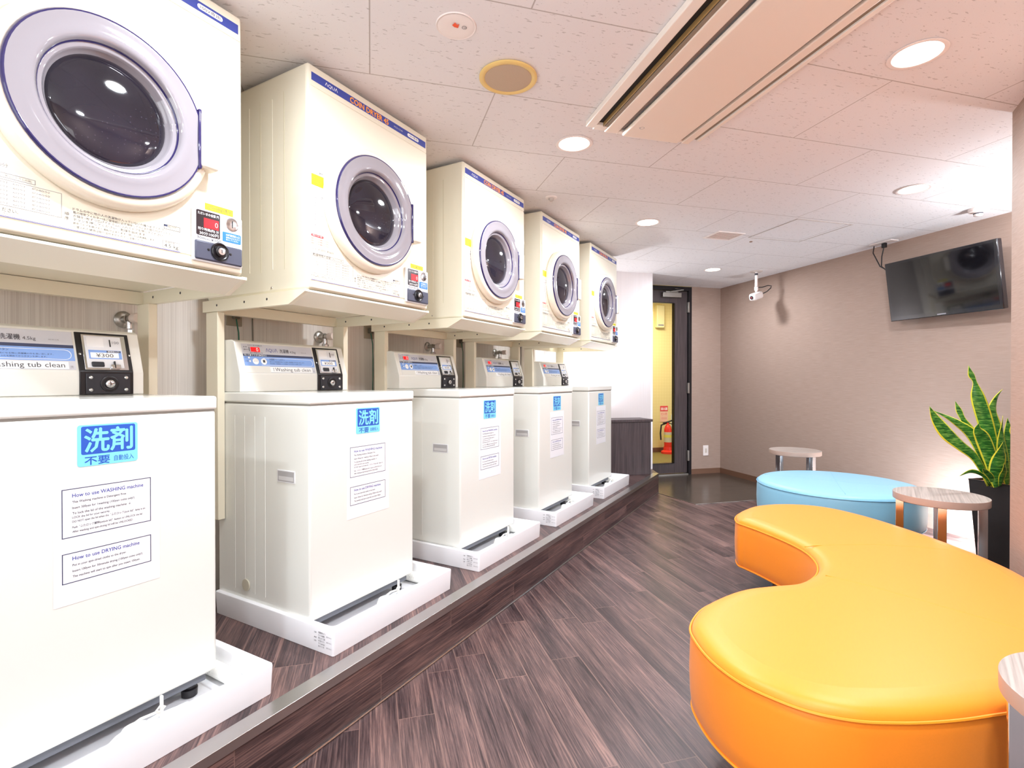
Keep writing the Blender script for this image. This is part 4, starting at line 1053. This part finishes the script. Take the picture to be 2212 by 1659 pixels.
def cr(A, t):
    n = len(A) - 1; x = min(max(t, 0), 1) * n; i = min(int(x), n - 1); u = x - i
    g = lambda k: A[min(max(k, 0), n)]
    a, b_, c, d = g(i - 1), g(i), g(i + 1), g(i + 2)
    return .5 * ((2 * b_) + (c - a) * u + (2 * a - 5 * b_ + 4 * c - d) * u * u + (3 * b_ - a - 3 * c + d) * u ** 3)
def leaf(pts, wp, wid, tw):
    # pts: metres right of, above the floor of, and behind the planter's centre line
    P = [right * p[0] + Vector((0, 0, p[1])) + fwdv * p[2] for p in pts]
    b = MB(); ig = b.mi(M_leafg); iy = b.mi(M_leafy); n = 26; rows = []
    for i in range(n + 1):
        t = i / n; c = cr(P, t); d = (cr(P, t + .02) - cr(P, t - .02)).normalized()
        wv = max(.0006, cr(wp, t) * wid * .5)
        side = d.cross(fwdv).normalized(); nrm = side.cross(d)
        a = tw[0] + tw[1] * math.sin(PI * t * 1.3); s_ = side * math.cos(a) + nrm * math.sin(a); nn = s_.cross(d)
        rows.append([b.bm.verts.new(Rinv @ (c + s_ * wv * u + nn * wv * .3 * (u * u - .3))) for u in (-1, -.80, -.35, 0, .35, .80, 1)])
    for r0, r1 in zip(rows, rows[1:]):
        for k in range(6):
            f = b.bm.faces.new((r0[k], r0[k + 1], r1[k + 1], r1[k])); f.smooth = True; f.material_index = iy if k in (0, 5) else ig
    o = b.build('leaf', R); md = o.modifiers.new('thickness', 'SOLIDIFY'); md.thickness = .0016
LEAVES = [
    ([(-0.125, 0.54, -0.027), (-0.146, 0.696, -0.023), (-0.188, 0.864, -0.02), (-0.227, 1.0, -0.017), (-0.241, 1.077, -0.014), (-0.259, 1.12, -0.012), (-0.271, 1.164, -0.009)], [0.5, 0.75, 1, 0.9, 0.28, 0.5, 0], 0.064, (0.1, 0.5)),
    ([(-0.088, 0.54, -0.023), (-0.098, 0.695, -0.018), (-0.133, 0.839, -0.013), (-0.146, 0.923, -0.009), (-0.121, 0.995, -0.005), (-0.086, 1.041, -0.0)], [0.5, 0.8, 1, 0.8, 0.5, 0], 0.062, (-0.3, 0.6)),
    ([(-0.139, 0.543, -0.016), (-0.188, 0.694, -0.009), (-0.247, 0.814, -0.001), (-0.285, 0.886, 0.006), (-0.301, 0.931, 0.012), (-0.315, 0.977, 0.019)], [0.6, 0.9, 1, 0.5, 0.6, 0], 0.044, (0.3, 0.3)),
    ([(-0.184, 0.549, -0.044), (-0.264, 0.687, -0.047), (-0.345, 0.754, -0.051), (-0.42, 0.819, -0.054), (-0.478, 0.89, -0.057), (-0.514, 0.954, -0.061)], [0.35, 0.6, 0.8, 1, 0.6, 0], 0.067, (0.2, -0.3)),
    ([(-0.16, 0.542, -0.034), (-0.227, 0.721, -0.032), (-0.275, 0.812, -0.032), (-0.341, 0.864, -0.032), (-0.413, 0.905, -0.031), (-0.494, 0.939, -0.031)], [0.6, 0.8, 1, 0.7, 0.35, 0], 0.049, (-0.3, 0.8)),
    ([(-0.19, 0.555, -0.051), (-0.243, 0.604, -0.062), (-0.309, 0.625, -0.072), (-0.378, 0.604, -0.083)], [0.3, 0.7, 1, 0], 0.022, (0.4, 0.2)),
    ([(-0.165, 0.546, -0.055), (-0.196, 0.666, -0.064), (-0.247, 0.785, -0.073), (-0.286, 0.834, -0.082), (-0.291, 0.87, -0.091)], [0.5, 0.9, 1, 0.6, 0], 0.067, (0.2, 0.1)),
    ([(-0.176, 0.544, -0.069), (-0.199, 0.624, -0.09), (-0.2, 0.709, -0.111), (-0.207, 0.781, -0.132)], [0.5, 0.95, 0.9, 0], 0.062, (0, 0.4)),
    ([(-0.097, 0.54, -0.048), (-0.124, 0.665, -0.056), (-0.147, 0.784, -0.063), (-0.15, 0.908, -0.071)], [0.6, 0.9, 0.9, 0], 0.054, (-0.4, 0.5)),
    ([(-0.048, 0.54, -0.027), (-0.053, 0.684, -0.021), (-0.063, 0.803, -0.016), (-0.069, 0.892, -0.011)], [0.6, 1, 0.9, 0], 0.054, (0.2, 0.3)),
    ([(-0.043, 0.542, -0.034), (-0.031, 0.685, -0.033), (-0.04, 0.829, -0.032), (-0.064, 0.888, -0.031)], [0.6, 1, 0.9, 0], 0.064, (0.2, 0.3)),
    ([(-0.002, 0.538, -0.016), (0.033, 0.705, -0.004), (0.061, 0.898, 0.008), (0.055, 1.067, 0.02)], [0.6, 1, 0.8, 0], 0.067, (0.1, 0.4)),
    ([(0.005, 0.542, -0.034), (0.065, 0.685, -0.033), (0.137, 0.829, -0.032), (0.184, 0.924, -0.031)], [0.6, 1, 0.8, 0], 0.064, (0.3, -0.4)),
    ([(-0.044, 0.545, -0.048), (0.006, 0.641, -0.056), (0.057, 0.702, -0.064), (0.107, 0.727, -0.072)], [0.6, 1, 0.8, 0], 0.059, (0.3, -0.4)),
    ([(-0.163, 0.55, -0.072), (-0.174, 0.601, -0.096), (-0.185, 0.64, -0.119), (-0.212, 0.679, -0.143)], [0.5, 1, 0.8, 0], 0.030, (0, 0.2)),
    ([(-0.174, 0.54, -0.023), (-0.207, 0.635, -0.016), (-0.244, 0.706, -0.009), (-0.272, 0.739, -0.002)], [0.5, 0.9, 0.8, 0], 0.030, (0.3, 0.2)),
    ([(-0.091, 0.537, -0.009), (-0.094, 0.655, 0.007), (-0.099, 0.75, 0.023), (-0.08, 0.822, 0.038)], [0.5, 0.9, 0.8, 0], 0.054, (0.1, 0.3)),
    ([(-0.192, 0.558, -0.065), (-0.221, 0.599, -0.084), (-0.267, 0.631, -0.104), (-0.299, 0.648, -0.123)], [0.5, 1, 0.8, 0], 0.025, (0.4, 0.2)),
]
for L_ in LEAVES: leaf(*L_)

# ------------------------------------------------------------------ assumed lamps in the alcove behind the right wall, sources unseen
lx, ly = GH(2.30, 3.80)
R = thing('assumed_floor_lamp', 'assumed low white floor lamp hidden behind the black planter', 'lamp', (lx, ly, 0))  # assumed source of the glow at the wall base, unseen
MB().lathe([(0, 0.001), (.05, 0.001), (.05, .02), (.012, .03), (.012, .06), (.035, .07), (.035, .09), (0, .09)], M_fix, n=28).build('holder', R)
MB().lathe([(0, .26), (.034, .26), (.036, .25), (.036, .09), (.034, .088)], M_glow, n=28).build('shade', R)
area('lamp_light', (-.03, .05, .17), (-.55, .83, -.05), .22, .16, 24, (.86, .92, 1), parent=R)
R = thing('assumed_torchiere', 'assumed tall white uplighting floor lamp in the alcove past the right wall, out of view', 'lamp', (1.62, 3.62, 0))  # assumed source of the bright ceiling corner, unseen
MB().lathe([(0, 0.001), (.13, 0.001), (.13, .02), (.014, .03), (.012, 1.62), (.05, 1.66), (.13, 1.74), (.126, 1.74), (.04, 1.67), (0, 1.67)], M_fix, n=36).build('stem_and_bowl', R)
MB().lathe([(0, 1.70), (.06, 1.70)], M_glow, n=24).build('bulb', R)
area('lamp_light', (0, 0, 1.75), (-.35, .3, 1), .2, .2, 42, (.90, .94, 1), 'DISK', parent=R)
